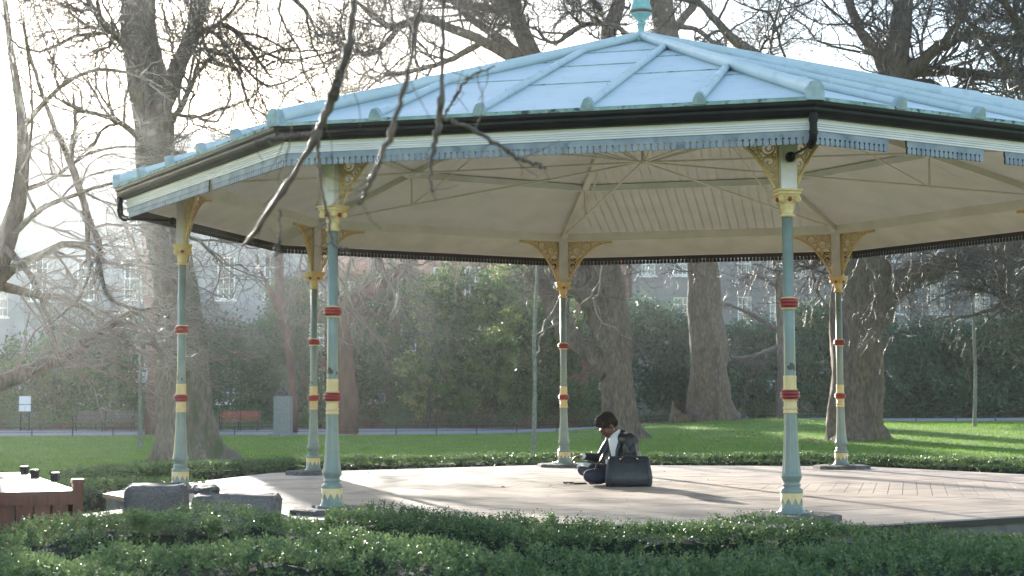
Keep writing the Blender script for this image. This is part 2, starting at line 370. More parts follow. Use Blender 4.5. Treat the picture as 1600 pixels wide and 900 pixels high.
for s in (-1, 1):
    a = s*R_(112.5); U = np.array([math.cos(a), math.sin(a), 0]); Wv = np.array([0, 0, 1.]); Nn = np.cross(U, Wv)
    lo = [(u, 2.915-.50*max(0, 1-(u-.085)/.585)**2.5) for u in np.linspace(.67, .085, 14)]
    poly = [(.058, 2.40), (.058, 2.945), (.67, 2.945)]+lo
    bk = MB()
    for i in range(len(lo)-1): bk.tube([U*lo[i][0]+Wv*lo[i][1], U*lo[i+1][0]+Wv*lo[i+1][1]], .014, 6)
    bk.box((U*.365+Wv*2.94), (.62, .028, .016), rz=a); bk.box((U*.066+Wv*2.68), (.020, .028, .54), rz=a)
    rz_ = random.Random(5); circ = []
    ztop = lambda u: 2.93
    zlo = lambda u: 2.915-.50*max(0, 1-(u-.085)/.585)**2.5
    for R0 in (.052, .036, .026, .018, .012):
        for _ in range(900):
            u = rz_.uniform(.08, .60); z = rz_.uniform(2.45, 2.93)
            if u-R0 < .074 or z+R0 > 2.936 or any(z-R0*math.cos(q) < zlo(u-R0*math.sin(q)) for q in (-.8, 0, .8, 1.2)): continue
            if all(math.hypot(u-c_[0], z-c_[1]) > R0+c_[2]-.002 for c_ in circ): circ.append((u, z, R0))
    for (u, z, r) in circ:
        tt_ = np.linspace(0, 2*PI, 13)
        bk.tube([U*(u+r*math.cos(t))+Wv*(z+r*math.sin(t)) for t in tt_], .0075, 5, cap=False)
        if r > .03: bk.tube([U*(u+r*(1-t/9)*math.cos(t))+Wv*(z+r*(1-t/9)*math.sin(t)) for t in np.linspace(0, 7.5, 18)], .0065, 5)
        elif r > .02: bk.ell(U*u+Wv*z, (.009, .009, .009), nu=6, nv=4)
    sub('bracket', bk, M['ochre'])
cols = [col0]
for k in range(1, 8):
    cols.append(copy_tree(col0, band))
for k, c in enumerate(cols):
    p = corner(k, BR, ZB); c.location = p; c.rotation_euler = (0, 0, TH-k*PI/4)
# broken rubble on the nearest slab
b = MB()
for i in range(14):
    a = rr.uniform(0, 2*PI); q = corner(0, BR, 0)+np.array([-.12+math.cos(a)*.33, -.1+math.sin(a)*.2, ZD+.01]); b.ell(q, (rr.uniform(.04, .10), rr.uniform(.03, .07), rr.uniform(.012, .035)), nu=7, nv=5)
part('cement_mound', b, M['slab'], band)

# eaves, swept round the eight corners
part('white_moulding', MB().ring([(5.205, 3.366), (5.21, 3.314), (5.245, 3.312), (5.246, 3.326), (5.256, 3.328), (5.257, 3.342), (5.268, 3.344), (5.269, 3.355), (5.280, 3.357), (5.282, 3.366)], 8, TH), M['white'], band)
part('fascia', MB().ring([(5.20, 3.425), (5.20, 3.368), (5.252, 3.368), (5.252, 3.425)], 8, TH), M['cream'], band)
part('gutter', MB().ring([(5.22, 3.507), (5.225, 3.412), (5.255, 3.398), (5.30, 3.400), (5.338, 3.420), (5.350, 3.442), (5.350, 3.462), (5.360, 3.468), (5.368, 3.482), (5.370, 3.505), (5.35, 3.507)], 8, TH), M['gutter'], band)
part('soffit', MB().ring([(5.22, 3.318), (5.22, 3.335), (4.72, 3.515), (4.72, 3.495)], 8, TH), M['cream'], band)
part('wall_plate', MB().ring([(4.60, 3.49), (4.60, 3.60), (4.76, 3.60), (4.76, 3.49)], 8, TH), M['cream'], band)
# fringe: a cut metal valance per side; two sides have broken stretches; a dark inner copy paints in its shaded back
def fringe(k, missing=()):
    a0 = corner(k, 5.232, 0); a1 = corner(k+1, 5.232, 0); L = np.linalg.norm(a1-a0); t = (a1-a0)/L; nrm = np.cross(t, [0, 0, 1]); n = 84; p = L/n; b = MB(); bi = MB()
    for i in range(n):
        if any(x0 < (i+.5)/n < x1 for x0, x1 in missing):
            if b.n: part('fringe', b, M['bluegrey'], band); b = MB()
            if bi.n: part('fringe_shade_copy', bi, M['fringeshade'], band); bi = MB()
            continue
        u = i*p; g = .0042
        poly = [(u, 3.318), (u, 3.268), (u+.010, 3.262), (u+.010, 3.254), (u+g, 3.250), (u+g, 3.222), (u+.010, 3.214), (u+p-.010, 3.214), (u+p-g, 3.222), (u+p-g, 3.250), (u+p-.010, 3.254), (u+p-.010, 3.262), (u+p, 3.268), (u+p, 3.318)]
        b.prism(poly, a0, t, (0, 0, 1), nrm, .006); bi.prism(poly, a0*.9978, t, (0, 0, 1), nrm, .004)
    part('fringe', b, M['bluegrey'], band); part('fringe_shade_copy', bi, M['fringeshade'], band)
fringe(0); fringe(1, ((.40, .43),)); fringe(2); fringe(3); fringe(4); fringe(5); fringe(6); fringe(7, ((.50, .56), (.76, .81)))
def pipe(k, side=0.0):
    a = TH-k*PI/4; o = np.array([math.cos(a), math.sin(a), 0]); t = np.array([-math.sin(a), math.cos(a), 0])
    p = [corner(k, 5.315, 3.42), corner(k, 5.315, 3.27), corner(k, 5.305, 3.235), corner(k, 5.275, 3.21), corner(k, 5.24, 3.20)]
    b = MB().tube(p, [.028, .028, .030, .030, .030], 12); b.tube([corner(k, 5.25, 3.2), corner(k, 4.84, 3.19)], .010, 8); b.ell(corner(k, 4.80, 3.185), (.040, .040, .040)); b.tube([p[0], corner(k, 5.315, 3.36)], .033, 12); b.tube([corner(k, 5.315, 3.30), corner(k, 5.315, 3.275)], .032, 12)
    part('downpipe', b, M['gutter'], band, True)
pipe(0); pipe(2); pipe(4)

# roof
AE = 5.352*math.cos(PI/8); ZE = 3.535; ZA = 5.16; PHI = math.atan2(ZA-ZE, AE); SL = AE/math.cos(PHI)
rb = MB(); rb.add([corner(k, 5.362, ZE) for k in range(8)]+[[0, 0, ZA]], [[(k+1) % 8, k, 8] for k in range(8)])
rb.add([corner(k, 5.34, ZE-.028) for k in range(8)]+[[0, 0, ZA-.03]], [[k, (k+1) % 8, 8] for k in range(8)])
roof = part('roof', rb, M['roof'], band)
part('roof_edge', MB().ring([(5.362, ZE-.001), (5.372, ZE-.004), (5.372, ZE-.029), (5.35, ZE-.029)], 8, TH), M['roofedge'], roof)
cph, sph = math.cos(PHI), math.sin(PHI)
for k in range(8):
    a = TH-k*PI/4-PI/8; m = np.array([math.cos(a), math.sin(a), 0]); t = np.array([-math.sin(a), math.cos(a), 0])
    nrm = m*sph+np.array([0, 0, cph]); S = -m*cph+np.array([0, 0, sph])
    def fp(u, s, h=0): return m*AE+np.array([0, 0, ZE])+t*u+S*s+nrm*h
    half = 5.362*math.sin(PI/8)
    us = [-half*.6, -half*.2, half*.2, half*.6]
    for u in us:
        smax = (AE-abs(u)/math.tan(PI/8))/cph
        b = MB(); P = [fp(u, -.005, .028), fp(u, smax*.52, .028), fp(u, smax*.52+.01, .034), fp(u, smax*.56, .030), fp(u, smax+.02, .030)]
        b.tube(P, [.033, .033, .037, .033, .032], 10)
        for q in (.2, .38, .7, .85): b.ell(fp(u+.004, smax*q, .066), (.008, .008, .008), nu=6, nv=4)
        part('batten_roll', b, M['roof'], roof, True)
        pts = [(-.052, -.012), (-.042, .03), (-.022, .068), (0, .078), (.022, .068), (.042, .03), (.052, -.012)]
        part('roll_end', MB().prism(pts, fp(u, .0, 0), t, nrm, S, .07), M['capgrey'], roof)
    lims = [-half]+us+[half]          # sheet laps, staggered bay by bay
    for bi in range(5):
        for si, s in enumerate((1.55, 2.9, 4.05)):
            s2 = s+(.45 if bi % 2 else 0)
            w_ = (AE-s2*cph)*math.tan(PI/8)
            u0 = max(lims[bi], -w_); u1 = min(lims[bi+1], w_)
            if u1-u0 < .08: continue
            c = fp((u0+u1)/2, s2, .005); b2 = np.stack([t, S, nrm], 1)
            part('sheet_lap', MB().box(c, (u1-u0, .014, .009), rot=b2), M['roofedge'], roof)
    P = [corner(k, 5.37, ZE+.045), corner(k, 3.6, ZE+.045+(ZA-ZE)*(1-3.6/5.362)), corner(k, 3.58, ZE+.052+(ZA-ZE)*(1-3.58/5.362)), corner(k, 3.3, ZE+.045+(ZA-ZE)*(1-3.3/5.362)), corner(k, 1.6, ZE+.045+(ZA-ZE)*(1-1.6/5.362)), corner(k, .06, ZA+.03)]
    part('hip_roll', MB().tube(P, [.054, .052, .058, .052, .050, .045], 14), M['roof'], roof, True)
    a = TH-k*PI/4; o = np.array([math.cos(a), math.sin(a), 0]); tt = np.array([-math.sin(a), math.cos(a), 0])
    part('hip_cap', MB().prism([(-.062, -.03), (-.062, .06), (-.04, .10), (0, .112), (.04, .10), (.062, .06), (.062, -.03)], corner(k, 5.35, ZE), tt, (0, 0, 1), o, .07), M['capgrey'], roof)
fin = [(0, .13), (.03, .128), (.055, .10), (.08, .065), (.11, .042), (.15, .034), (.155, .038), (.195, .036), (.2, .05), (.21, .05), (.215, .036), (.24, .04), (.27, .065), (.30, .10), (.315, .118)]
fo = part('finial', MB().lathe([(ZA-.04+z, r) for z, r in fin], 28), M['finial'], roof, True)
part('finial_rim', MB().lathe([(ZA+.275, .118), (ZA+.28, .128), (ZA+.30, .128), (ZA+.305, .12)], 28), M['rust'], roof, True)
part('finial_urn', MB().lathe([(ZA+.306, .115), (ZA+.34, .11), (ZA+.40, .09), (ZA+.46, .10), (ZA+.56, .11), (ZA+.66, .06), (ZA+.74, .03), (ZA+.95, .008)], 28), M['finial'], roof, True)
# ceiling boards, hips, purlins, tie rods
cb = MB(); AC = 4.70*math.cos(PI/8); ZC = 3.56; ZT = 5.02
for k in range(8):
    a = TH-k*PI/4-PI/8; m = np.array([math.cos(a), math.sin(a), 0]); t = np.array([-math.sin(a), math.cos(a), 0])
    half = AC*math.tan(PI/8); bw = .11; nbd = int(half*2/bw)
    S = (-m*AC+np.array([0, 0, ZT-ZC])); sl_ = 1
    for i in range(nbd):
        u0 = -half+i*(2*half/nbd)+.003; u1 = -half+(i+1)*(2*half/nbd)-.003
        def lim(u): return max(0., 1-abs(u)/half)
        P = [m*AC+t*u0+np.array([0, 0, ZC]), m*AC+t*u1+np.array([0, 0, ZC]), m*AC+t*u1+S*lim(u1)+np.array([0, 0, ZC]), m*AC+t*u0+S*lim(u0)+np.array([0, 0, ZC])]
        cb.add(P, [[3, 2, 1, 0]])
ceil = part('ceiling', cb, M['ceil'], band)
part('ceiling_backing', MB().add([corner(k, 4.72, ZC+.012) for k in range(8)]+[[0, 0, ZT+.014]], [[k, (k+1) % 8, 8] for k in range(8)]), M['cream'], ceil)
zc = lambda r: ZC+(ZT-ZC)*(1-r/4.70)
for k in range(8):
    P0 = corner(k, 4.68, ZC-.02); P1 = np.array([0, 0, ZT-.03]); d = P1-P0; L = np.linalg.norm(d); d /= L; a = TH-k*PI/4; tt = np.array([-math.sin(a), math.cos(a), 0]); nn = np.cross(d, tt)
    part('hip_rafter', MB().box((P0+P1)/2, (L, .075, .09), rot=np.stack([d, tt, nn], 1)), M['cream'], ceil)
for r, hgt in ((3.15, .075), (1.5, .06)):
    part('purlin', MB().ring([(r-.04, zc(r)-hgt), (r-.04, zc(r)+.0), (r+.04, zc(r)-.03), (r+.04, zc(r)-hgt)], 8, TH), M['ceil'], ceil)
BZ = 3.86
for k in range(8):
    part('tie_rod', MB().tube([corner(k, 4.62, 3.56), corner(k, .05, BZ)], .013, 8), M['cream'], band, True)
    part('strut_rod', MB().tube([corner(k, 3.15, zc(3.15)-.06), corner(k, 3.15, 3.56+(BZ-3.56)*(1.53/4.62)-.02)], .013, 6), M['cream'], band, True)
    part('strut_rod', MB().tube([corner(k, 3.15, 3.65), corner(k, 1.5, zc(1.5)-.06)], .010, 6), M['cream'], band, True)
    part('strut_rod', MB().tube([corner(k, .06, BZ), corner(k, 1.9, zc(1.9)-.05)], .010, 6), M['cream'], band, True)
part('centre_boss', MB().lathe([(BZ-.03, .015), (BZ-.02, .03), (BZ+.02, .035), (BZ+.025, .014), (ZT-.1, .012)], 16), M['cream'], band, True)

# ---------------------------------------------------------------- steps, stones, timber box at the left
def rstone(c, d, rz, bev=.05):
    me = MB().box((0, 0, 0), d); m_ = mkmesh('t', me, None, (0, 0, 0)); o = bpy.data.objects.new('t', m_); COL.objects.link(o)
    bm_ = o.modifiers.new('b', 'BEVEL'); bm_.width = bev; bm_.segments = 4; sb = o.modifiers.new('s', 'SUBSURF'); sb.subdivision_type = 'SIMPLE'; sb.levels = 2; sb.render_levels = 2
    ev = o.evaluated_get(bpy.context.evaluated_depsgraph_get()); q = ev.to_mesh(); V = np.array([list(v.co) for v in q.vertices]); Fc = [list(p.vertices) for p in q.polygons]
    ev.to_mesh_clear(); bpy.data.objects.remove(o)
    V += (np.sin(V*np.array([17, 13, 19])+c[0]*5)@np.ones(3))[:, None]*.006*np.sign(V)+np.random.default_rng(int(abs(c[0])*100)).normal(size=V.shape)*.0035
    cc, ss = math.cos(rz), math.sin(rz); V = V@np.array([[cc, -ss, 0], [ss, cc, 0], [0, 0, 1]]).T
    r = MB(); r.add(V+np.array(c), Fc); return r
def gp(px, py, z):
    """ground-plan point at height z seen at pixel"""
    d = (CAM[2]-z)/(-(fw[2]+rt[2]*(px-800)/(F*1000)+up[2]*(450-py)/(F*1000))); return PX(px, py, d)
p = PX(244, 790, 12.9)
o = part('granite_block', rstone((p[0], p[1], .36), (.50, .62, .72), R_(12), .06), M['granite'], None, True, (p[0], p[1], 0)); tag(o, 'tall rounded dark granite block beside the bandstand steps, with a sunlit top', 'stone block')
p = PX(371, 790, 12.3)
o = part('granite_block', rstone((p[0], p[1], .335), (.66, .50, .67), R_(6), .06), M['granite'], None, True, (p[0], p[1], 0)); tag(o, 'low wide granite block at the foot of the steps, nearest the front left column', 'stone block')
q_ = PX(322, 768, 12.45); tag(part('loose_stone', rstone((q_[0], q_[1], .69), (.17, .20, .06), .4, .02), M['granite'], None, True, (q_[0], q_[1], .655)), 'small loose stone lying on top of the low wide granite block', 'stone')
st = thing('stone_steps', 'short flight of granite steps between the two granite blocks', 'steps', tuple(PX(330, 800, 13.6)*np.array([1, 1, 0])))
sp = PX(318, 800, 13.6); an = TH-PI/4-PI/8
for i in range(3):
    q = np.array([math.cos(an), math.sin(an), 0])*(ap+.16+i*.30)
    part('step', MB().box((q[0], q[1], (.40-.13*i)/2), (.30, 1.15, .40-.13*i), rz=an), M['granite'], st)
# low kerb to the left of the block
p0 = PX(125, 800, 12.6); p1 = PX(205, 796, 13.4)
d = p1-p0; o = part('stone_kerb', MB().box(((p0[0]+p1[0])/2, (p0[1]+p1[1])/2, .24), (np.linalg.norm(d[:2])+.1, .25, .48), rz=math.atan2(d[1], d[0])), M['granite'], None, False, ((p0[0]+p1[0])/2, (p0[1]+p1[1])/2, 0)); tag(o, 'low grey stone kerb between the brown timber box and the tall granite block', 'kerb')
# timber box
pr = PX(118, 770, 12.0); pc = np.array([pr[0], pr[1], 0]); bx = thing('timber_box', 'large brown plank box with a pale sunlit lid and capped posts, at the left edge', 'timber box', tuple(pc))
top = PX(118, 771, 12.0)[2]; Wd = 2.2; Dp = 3.3
rzb = R_(24); ux = np.array([math.cos(rzb), math.sin(rzb), 0]); uy = np.array([-math.sin(rzb), math.cos(rzb), 0])
b = MB(); npk = 17
for i in range(npk): b.box(pc-ux*(.05+(i+.5)*Wd/npk)+np.array([0, 0, (top-.05)/2]), (Wd/npk-.014, .03, top-.05), rz=rzb)
for i in range(npk): b.box(pc+uy*(.05+(i+.5)*Dp/npk)+np.array([0, 0, (top-.05)/2]), (.03, Dp/npk-.006, top-.05), rz=rzb)
part('plank_side', b, M['brown'], bx)
part('gap_blocker', MB().box(pc-ux*(Wd/2)+uy*(Dp/2+.02)+np.array([0, 0, top/2-.03]), (Wd-.12, Dp-.1, top-.1), rz=rzb), M['gapdark'], bx)  # added dark inner box, keeps sun from showing through the plank gaps
part('rail', MB().box(pc-ux*(Wd/2)-uy*.012+np.array([0, 0, top-.04]), (Wd, .05, .08), rz=rzb), M['brown'], bx)
part('lid', MB().box(pc-ux*(Wd/2)+uy*(Dp/2)+np.array([0, 0, top+.012]), (Wd+.04, Dp+.06, .024), rz=rzb), M['browntop'], bx)
cp = MB().box(pc+ux*.015+np.array([0, 0, (top+.08)/2]), (.075, .075, top+.08), rz=rzb); part('corner_post', cp, M['brown'], bx)
part('post_cap', MB().box(pc+ux*.015+np.array([0, 0, top+.095]), (.10, .10, .03), rz=rzb, taper=.85), M['brown'], bx)
for (qx, qy) in ((86, 752), (54, 747), (38, 741)):
    q = gp(qx, qy, top+.02); part('knob', MB().box((q[0], q[1], top+.05), (.06, .06, .055)).box((q[0], q[1], top+.085), (.075, .075, .02), taper=.8), M['gutter'], bx)

# ---------------------------------------------------------------- leaves
def leafmesh(C, size, updir=None, spread=1.0, asp=.5, rg=rng):
    """rhombic folded leaves at C (N,3), size (N,)"""
    N = len(C); d = rg.normal(size=(N, 3))*spread
    if updir is not None: d = d+updir
    d /= np.linalg.norm(d, axis=1, keepdims=True); s = np.cross(d, rg.normal(size=(N, 3))); s /= np.linalg.norm(s, axis=1, keepdims=True)+1e-9
    nn = np.cross(d, s); L = np.asarray(size)[:, None]
    V = np.stack([C, C+d*L*.5+s*L*asp*.5+nn*L*.08, C+d*L, C+d*L*.5-s*L*asp*.5+nn*L*.08], 1).reshape(-1, 3)
    i = np.arange(N)[:, None]*4; return V, i+np.array([[0, 1, 2, 3]])
def sprig(nl=13, h=.09, ls=.018):
    t = np.linspace(0.15, 1, nl); a = np.arange(nl)*2.4; out = np.stack([np.cos(a), np.sin(a), np.full(nl, .55)], 1); out[-1] = (0, 0, 1)
    return np.stack([np.zeros(nl), np.zeros(nl), t*h], 1), out, ls*(.75+.5*np.sin(t*PI))
def hedge(name, label, path, width, hgt, dens, ls=.021, sh=.10, m='leafbox', group='clipped box hedges', bumps=.05, seed=1, rise=0):
    """hedge along a ground polyline, from leafy sprigs over a dark inner body"""
    rg = np.random.default_rng(seed); P = np.array(path, float); seg = np.linalg.norm(np.diff(P, axis=0), axis=1); L = seg.sum(); cs = np.concatenate([[0], np.cumsum(seg)])
    def at(s):
        x = np.interp(s, cs, P[:, 0]); y = np.interp(s, cs, P[:, 1]); e = .05; dx = np.interp(np.minimum(s+e, L), cs, P[:, 0])-np.interp(np.maximum(s-e, 0), cs, P[:, 0]); dy = np.interp(np.minimum(s+e, L), cs, P[:, 1])-np.interp(np.maximum(s-e, 0), cs, P[:, 1])
        n = np.stack([-dy, dx], 1); n /= np.linalg.norm(n, axis=1, keepdims=True)+1e-9; return np.stack([x, y], 1), n
    hh = lambda s, v: hgt+rise*(1-np.clip(s/L*1.3, 0, 1))+bumps*(np.sin(s*2.1+seed)*.5+np.sin(s*5.3+v*6+seed*2)*.35+np.sin(s*11+v*9)*.25)
    org = (P[len(P)//2][0], P[len(P)//2][1], float(H(*P[len(P)//2])))
    # body
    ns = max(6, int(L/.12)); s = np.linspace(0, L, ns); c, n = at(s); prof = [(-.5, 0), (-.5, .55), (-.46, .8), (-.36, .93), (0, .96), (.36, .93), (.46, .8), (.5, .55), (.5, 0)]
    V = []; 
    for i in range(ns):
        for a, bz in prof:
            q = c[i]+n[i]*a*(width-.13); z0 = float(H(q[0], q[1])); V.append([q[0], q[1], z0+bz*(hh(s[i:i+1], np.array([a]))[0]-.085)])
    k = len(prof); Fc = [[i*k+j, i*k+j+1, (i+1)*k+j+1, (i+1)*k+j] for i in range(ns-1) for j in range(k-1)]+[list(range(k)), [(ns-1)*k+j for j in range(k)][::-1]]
    t = thing(name, label, 'hedge', org, group)
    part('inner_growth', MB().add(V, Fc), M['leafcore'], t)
    # sprigs on top and both sides and the ends
    per = width+2*hgt; n_s = int(dens*L*per); s = rg.uniform(0, L, n_s); q = rg.uniform(0, per, n_s)
    top_ = (q > hgt) & (q < hgt+width); v = np.where(top_, (q-hgt)/width-.5, np.where(q <= hgt, -.5, .5)); c, n = at(s)
    hz = hh(s, v); z = np.where(top_, hz, np.where(q <= hgt, q, q-hgt-width)*hz/hgt)
    edge = np.abs(v) > .36; z = np.where(top_ & edge, z-(np.abs(v)-.36)*.35*hgt*.8, z); z = np.where(~top_, z*.95, z)
    ne = int(dens*width*hgt*2); se = np.where(rg.random(ne) < .5, 0, L); ve = rg.uniform(-.5, .5, ne); ze = rg.uniform(0, hgt, ne)
    ce, nne = at(se.astype(float)); s = np.concatenate([s, se]); v = np.concatenate([v, ve]); z = np.concatenate([z, ze]); c = np.concatenate([c, ce]); n = np.concatenate([n, nne]); top_ = np.concatenate([top_, np.zeros(ne, bool)])
    N = len(s); xy = c+n*(v*(width-.03))[:, None]; out = np.zeros((N, 3)); out[:, :2] = n*(np.where(top_, v*.8, np.sign(v)))[:, None]; out[:, 2] = np.where(top_, 1, .55)
    out += rg.normal(size=(N, 3))*.35; out /= np.linalg.norm(out, axis=1, keepdims=True)
    long_ = np.where(rg.random(N) < .05, 1.8, 1.0); sc = rg.uniform(.7, 1.25, N)*long_
    base = np.stack([xy[:, 0], xy[:, 1], z+H(xy[:, 0], xy[:, 1])], 1)-out*(sh*.75*sc)[:, None]-out*rg.uniform(0, .03, N)[:, None]
    sp_, so_, sl2 = sprig(11, sh, ls); A = np.cross(out, rg.normal(size=(N, 3))); A /= np.linalg.norm(A, axis=1, keepdims=True); B = np.cross(out, A)
    C = base[:, None, :]+out[:, None, :]*(sp_[None, :, 2]*sc[:, None])[:, :, None]
    D = A[:, None, :]*so_[None, :, 0, None]+B[:, None, :]*so_[None, :, 1, None]+out[:, None, :]*so_[None, :, 2, None]
    C = C.reshape(-1, 3); D = D.reshape(-1, 3)+rg.normal(size=(len(C), 3))*.25; sz = np.tile(sl2, N)*rg.uniform(.75, 1.25, len(C))
    V, Fc = leafmesh(C, sz, D*3, 1.0, .55, rg)
    part('foliage', MB().add(V, Fc), M[m], t)
    return t
def G(px, d): q = PX(px, 600, d); return (q[0], q[1])
# near hedges
hedge('box_hedge', 'broad clipped box hedge along the bottom edge of the picture, closest to the viewer', [G(-120, 8.5), G(150, 8.3), G(420, 8.3), G(700, 8.1), G(1000, 7.9), G(1300, 7.8), G(1720, 7.7)], 1.0, .62, 520, seed=3, bumps=.10)
hedge('box_hedge', 'sunlit box hedge in front of the granite blocks, ending at a thin bright gap', [G(-60, 9.4), G(60, 9.5), G(200, 10.0), G(350, 10.1), G(498, 10.0)], .75, .65, 520, seed=5, bumps=.09)
hedge('box_hedge', 'long box hedge along the front of the bandstand deck, running right from the bright gap', [G(512, 10.2), G(700, 10.35), G(900, 10.1), G(1100, 10.0), G(1300, 10.0), G(1500, 10.0), G(1720, 10.0)], .62, .555, 520, rise=.11, seed=8, bumps=.08)
hedge('box_hedge', 'short sprig-topped box hedge tucked between the front left column and the long hedge', [G(575, 11.3), G(700, 11.25), G(860, 11.2)], .40, .60, 460, seed=9, bumps=.05)
# low hedges on the far side
hedge('low_hedge', 'low box edging behind the back of the deck, left of the standing sapling', [G(120, 18.6), G(260, 20.3), G(420, 21.6), G(600, 22.6), G(800, 23.0)], .8, .60, 300, ls=.03, sh=.09, seed=11, bumps=.03)
hedge('low_hedge', 'low box edging behind the seated reader and the back right of the deck', [G(810, 23.0), G(1000, 23.0), G(1200, 22.8), G(1400, 21.8), G(1620, 20.0)], .8, .60, 300, ls=.03, sh=.09, seed=12, bumps=.03)
hedge('low_hedge', 'lit box hedge between the brown timber box and the left column', [G(90, 16.4), G(180, 16.9), G(285, 17.6)], 1.0, .54, 320, ls=.026, sh=.09, seed=13, bumps=.04)

# ---------------------------------------------------------------- trees
def smoothline(pts, n):
    pts = np.array(pts, float); k = len(pts); t = np.linspace(0, k-1, n); i = np.clip(t.astype(int), 0, k-2); f = (t-i)[:, None]
    p0 = pts[np.clip(i-1, 0, k-1)]; p1 = pts[i]; p2 = pts[i+1]; p3 = pts[np.clip(i+2, 0, k-1)]
    return .5*((2*p1)+(-p0+p2)*f+(2*p0-5*p1+4*p2-p3)*f**2+(-p0+3*p1-3*p2+p3)*f**3)
def limb(pts, d0, d1=None, n=22, jit=.25):
    """pixel limb (x, y, width px) at depth d0..d1 -> world points and radii"""
    d1 = d0 if d1 is None else d1; q = smoothline(pts, n); dd = np.linspace(0, 1, n)**1.3*(d1-d0)+d0
    P = np.array([PX(a, b, d) for (a, b, _), d in zip(q, dd)]); r = np.maximum(q[:, 2], 1)/2/(F*1000)*dd
    if d1 != d0 or jit > .05: r = r*np.clip((n-1-np.arange(n))/4., .12, 1)
    P = P+rng.normal(size=P.shape)*r[:, None]*jit*np.linspace(.2, 1, n)[:, None]
    return P, r
def spawn(P, R, m, L, n=6, t0=.15, t1=1.0, ang=(35, 75), wob=.28, trop=(0, 0, .10), rr=.55, rmin=.004, taper=.35, rg=rng):
    K, n0, _ = P.shape; N = K*m; idx = np.repeat(np.arange(K), m); t = rg.uniform(t0, t1, N)*(n0-1); i = np.minimum(t.astype(int), n0-2); f = (t-i)[:, None]
    st_ = P[idx, i]*(1-f)+P[idx, i+1]*f; tg = P[idx, i+1]-P[idx, i]; tg /= np.linalg.norm(tg, axis=1, keepdims=True)+1e-9
    rad = (R[idx, i]*(1-f[:, 0])+R[idx, i+1]*f[:, 0])
    a = np.radians(rg.uniform(*ang, N)); q = np.cross(tg, rg.normal(size=(N, 3))); q /= np.linalg.norm(q, axis=1, keepdims=True)+1e-9
    d = tg*np.cos(a)[:, None]+q*np.sin(a)[:, None]; ln = L*rg.uniform(.45, 1.25, N)*(1-.35*t/(n0-1)); step = (ln/(n-1))[:, None]
    out = [st_]; 
    for k in range(n-1):
        d = d+rg.normal(size=(N, 3))*wob+np.array(trop); d /= np.linalg.norm(d, axis=1, keepdims=True); out.append(out[-1]+d*step)
    r0 = np.maximum(np.minimum(rad*rr, L*.0115), rmin); Rr = r0[:, None]*np.linspace(1, taper, n)[None]
    return np.stack(out, 1), np.maximum(Rr, rmin*.6)
def visible(P, mgn=160, zmin=None):
    """keep only the twigs near the view (others would never show); a wide margin is kept"""
    c = P.mean(1)-CAM; dd = c@fw; x = 800+F*1000*(c@rt)/dd; y = 450-F*1000*(c@up)/dd
    return (x > -mgn-120) & (x < 1600+mgn) & (y > -110) & (y < 800)
def trunk_mesh(P, R, k=22, flare=.0, seed=0, flutes=6, fl=.10):
    V, Fc = tubes(P[None], R[None], k); n = len(P); V = V.reshape(n, k, 3); C = P[:, None, :]; D = V-C; th = np.arange(k)/k*2*PI; rs = np.random.default_rng(seed); ph = rs.uniform(0, 6, 4)
    zz = np.arange(n)/(n-1)
    mod = 1+.07*np.sin(2*th[None]+zz[:, None]*13+ph[0])+.05*np.sin(3*th[None]-zz[:, None]*31+ph[1])+.04*np.sin(5*th[None]+zz[:, None]*23+ph[3])+.05*rs.normal(size=(n, k))*.6
    mod += fl*np.exp(-zz*9)[:, None]*np.cos(flutes*th[None]+ph[2])*1.6+fl*.35*np.cos(flutes*th[None]+ph[2]+zz[:, None]*2)
    V = C+D*mod[:, :, None]; b = MB(); b.add(V.reshape(-1, 3), Fc); return b
def tree(name, label, trunk, limbs, d, m='bark', levels=((9, 2.6), (5, 1.3), (4, .7), (3, .35)), trunkn=46, flutes=6, fl=.10, seed=1, trop=(0, 0, .08), wob=.28, zbase=None, group='bare trees on the lawn', twigmat='twig', skiptrunk=.35, rmin=.006, cat='tree'):
    """trunk: pixel polyline from the base; limbs: list of (pixels, depth change)"""
    rg = np.random.default_rng(seed)
    P, R = limb(trunk, d, d, trunkn, .03)
    g = float(H(P[0][0], P[0][1])); P[0][2] = g-.15
    t = thing(name, label, cat, (P[0][0], P[0][1], g), group)
    part('trunk', trunk_mesh(P, R, 26, seed=seed, flutes=flutes, fl=fl), M[m], t, True)
    Ls = []; 
    for pts, dd in limbs:
        LP, LR = limb(pts, d, d+dd, 24, .22); Ls.append((LP, LR)); part('limb', trunk_mesh(LP, LR, 12, seed=seed+len(Ls), flutes=3, fl=.04), M[m], t, True)
    i0 = int(trunkn*skiptrunk); TP = smoothline(P[i0:], 24); TR = np.interp(np.linspace(0, 1, 24), np.linspace(0, 1, trunkn-i0), R[i0:])
    A = np.stack([l[0] for l in Ls]+[TP]); B = np.stack([l[1] for l in Ls]+[TR])
    b = MB()
    for li, (mm, L) in enumerate(levels):
        n = (9, 7, 6, 4, 4)[li]
        A, B = spawn(A, B, mm, L, n, rg=rg, trop=trop, wob=wob*(1+.1*li), rmin=rmin, t0=.12 if li else .15, rr=.6)
        if li >= 1: k = visible(A); A, B = A[k], B[k]
        V, Fc = tubes(A, B, (6, 4, 3, 3, 3)[li]); b.add(V, Fc)
    part('crown', b, M[twigmat], t, True)
    return t
LV = ((12, 4.0), (7, 2.2), (6, 1.1), (4, .55))
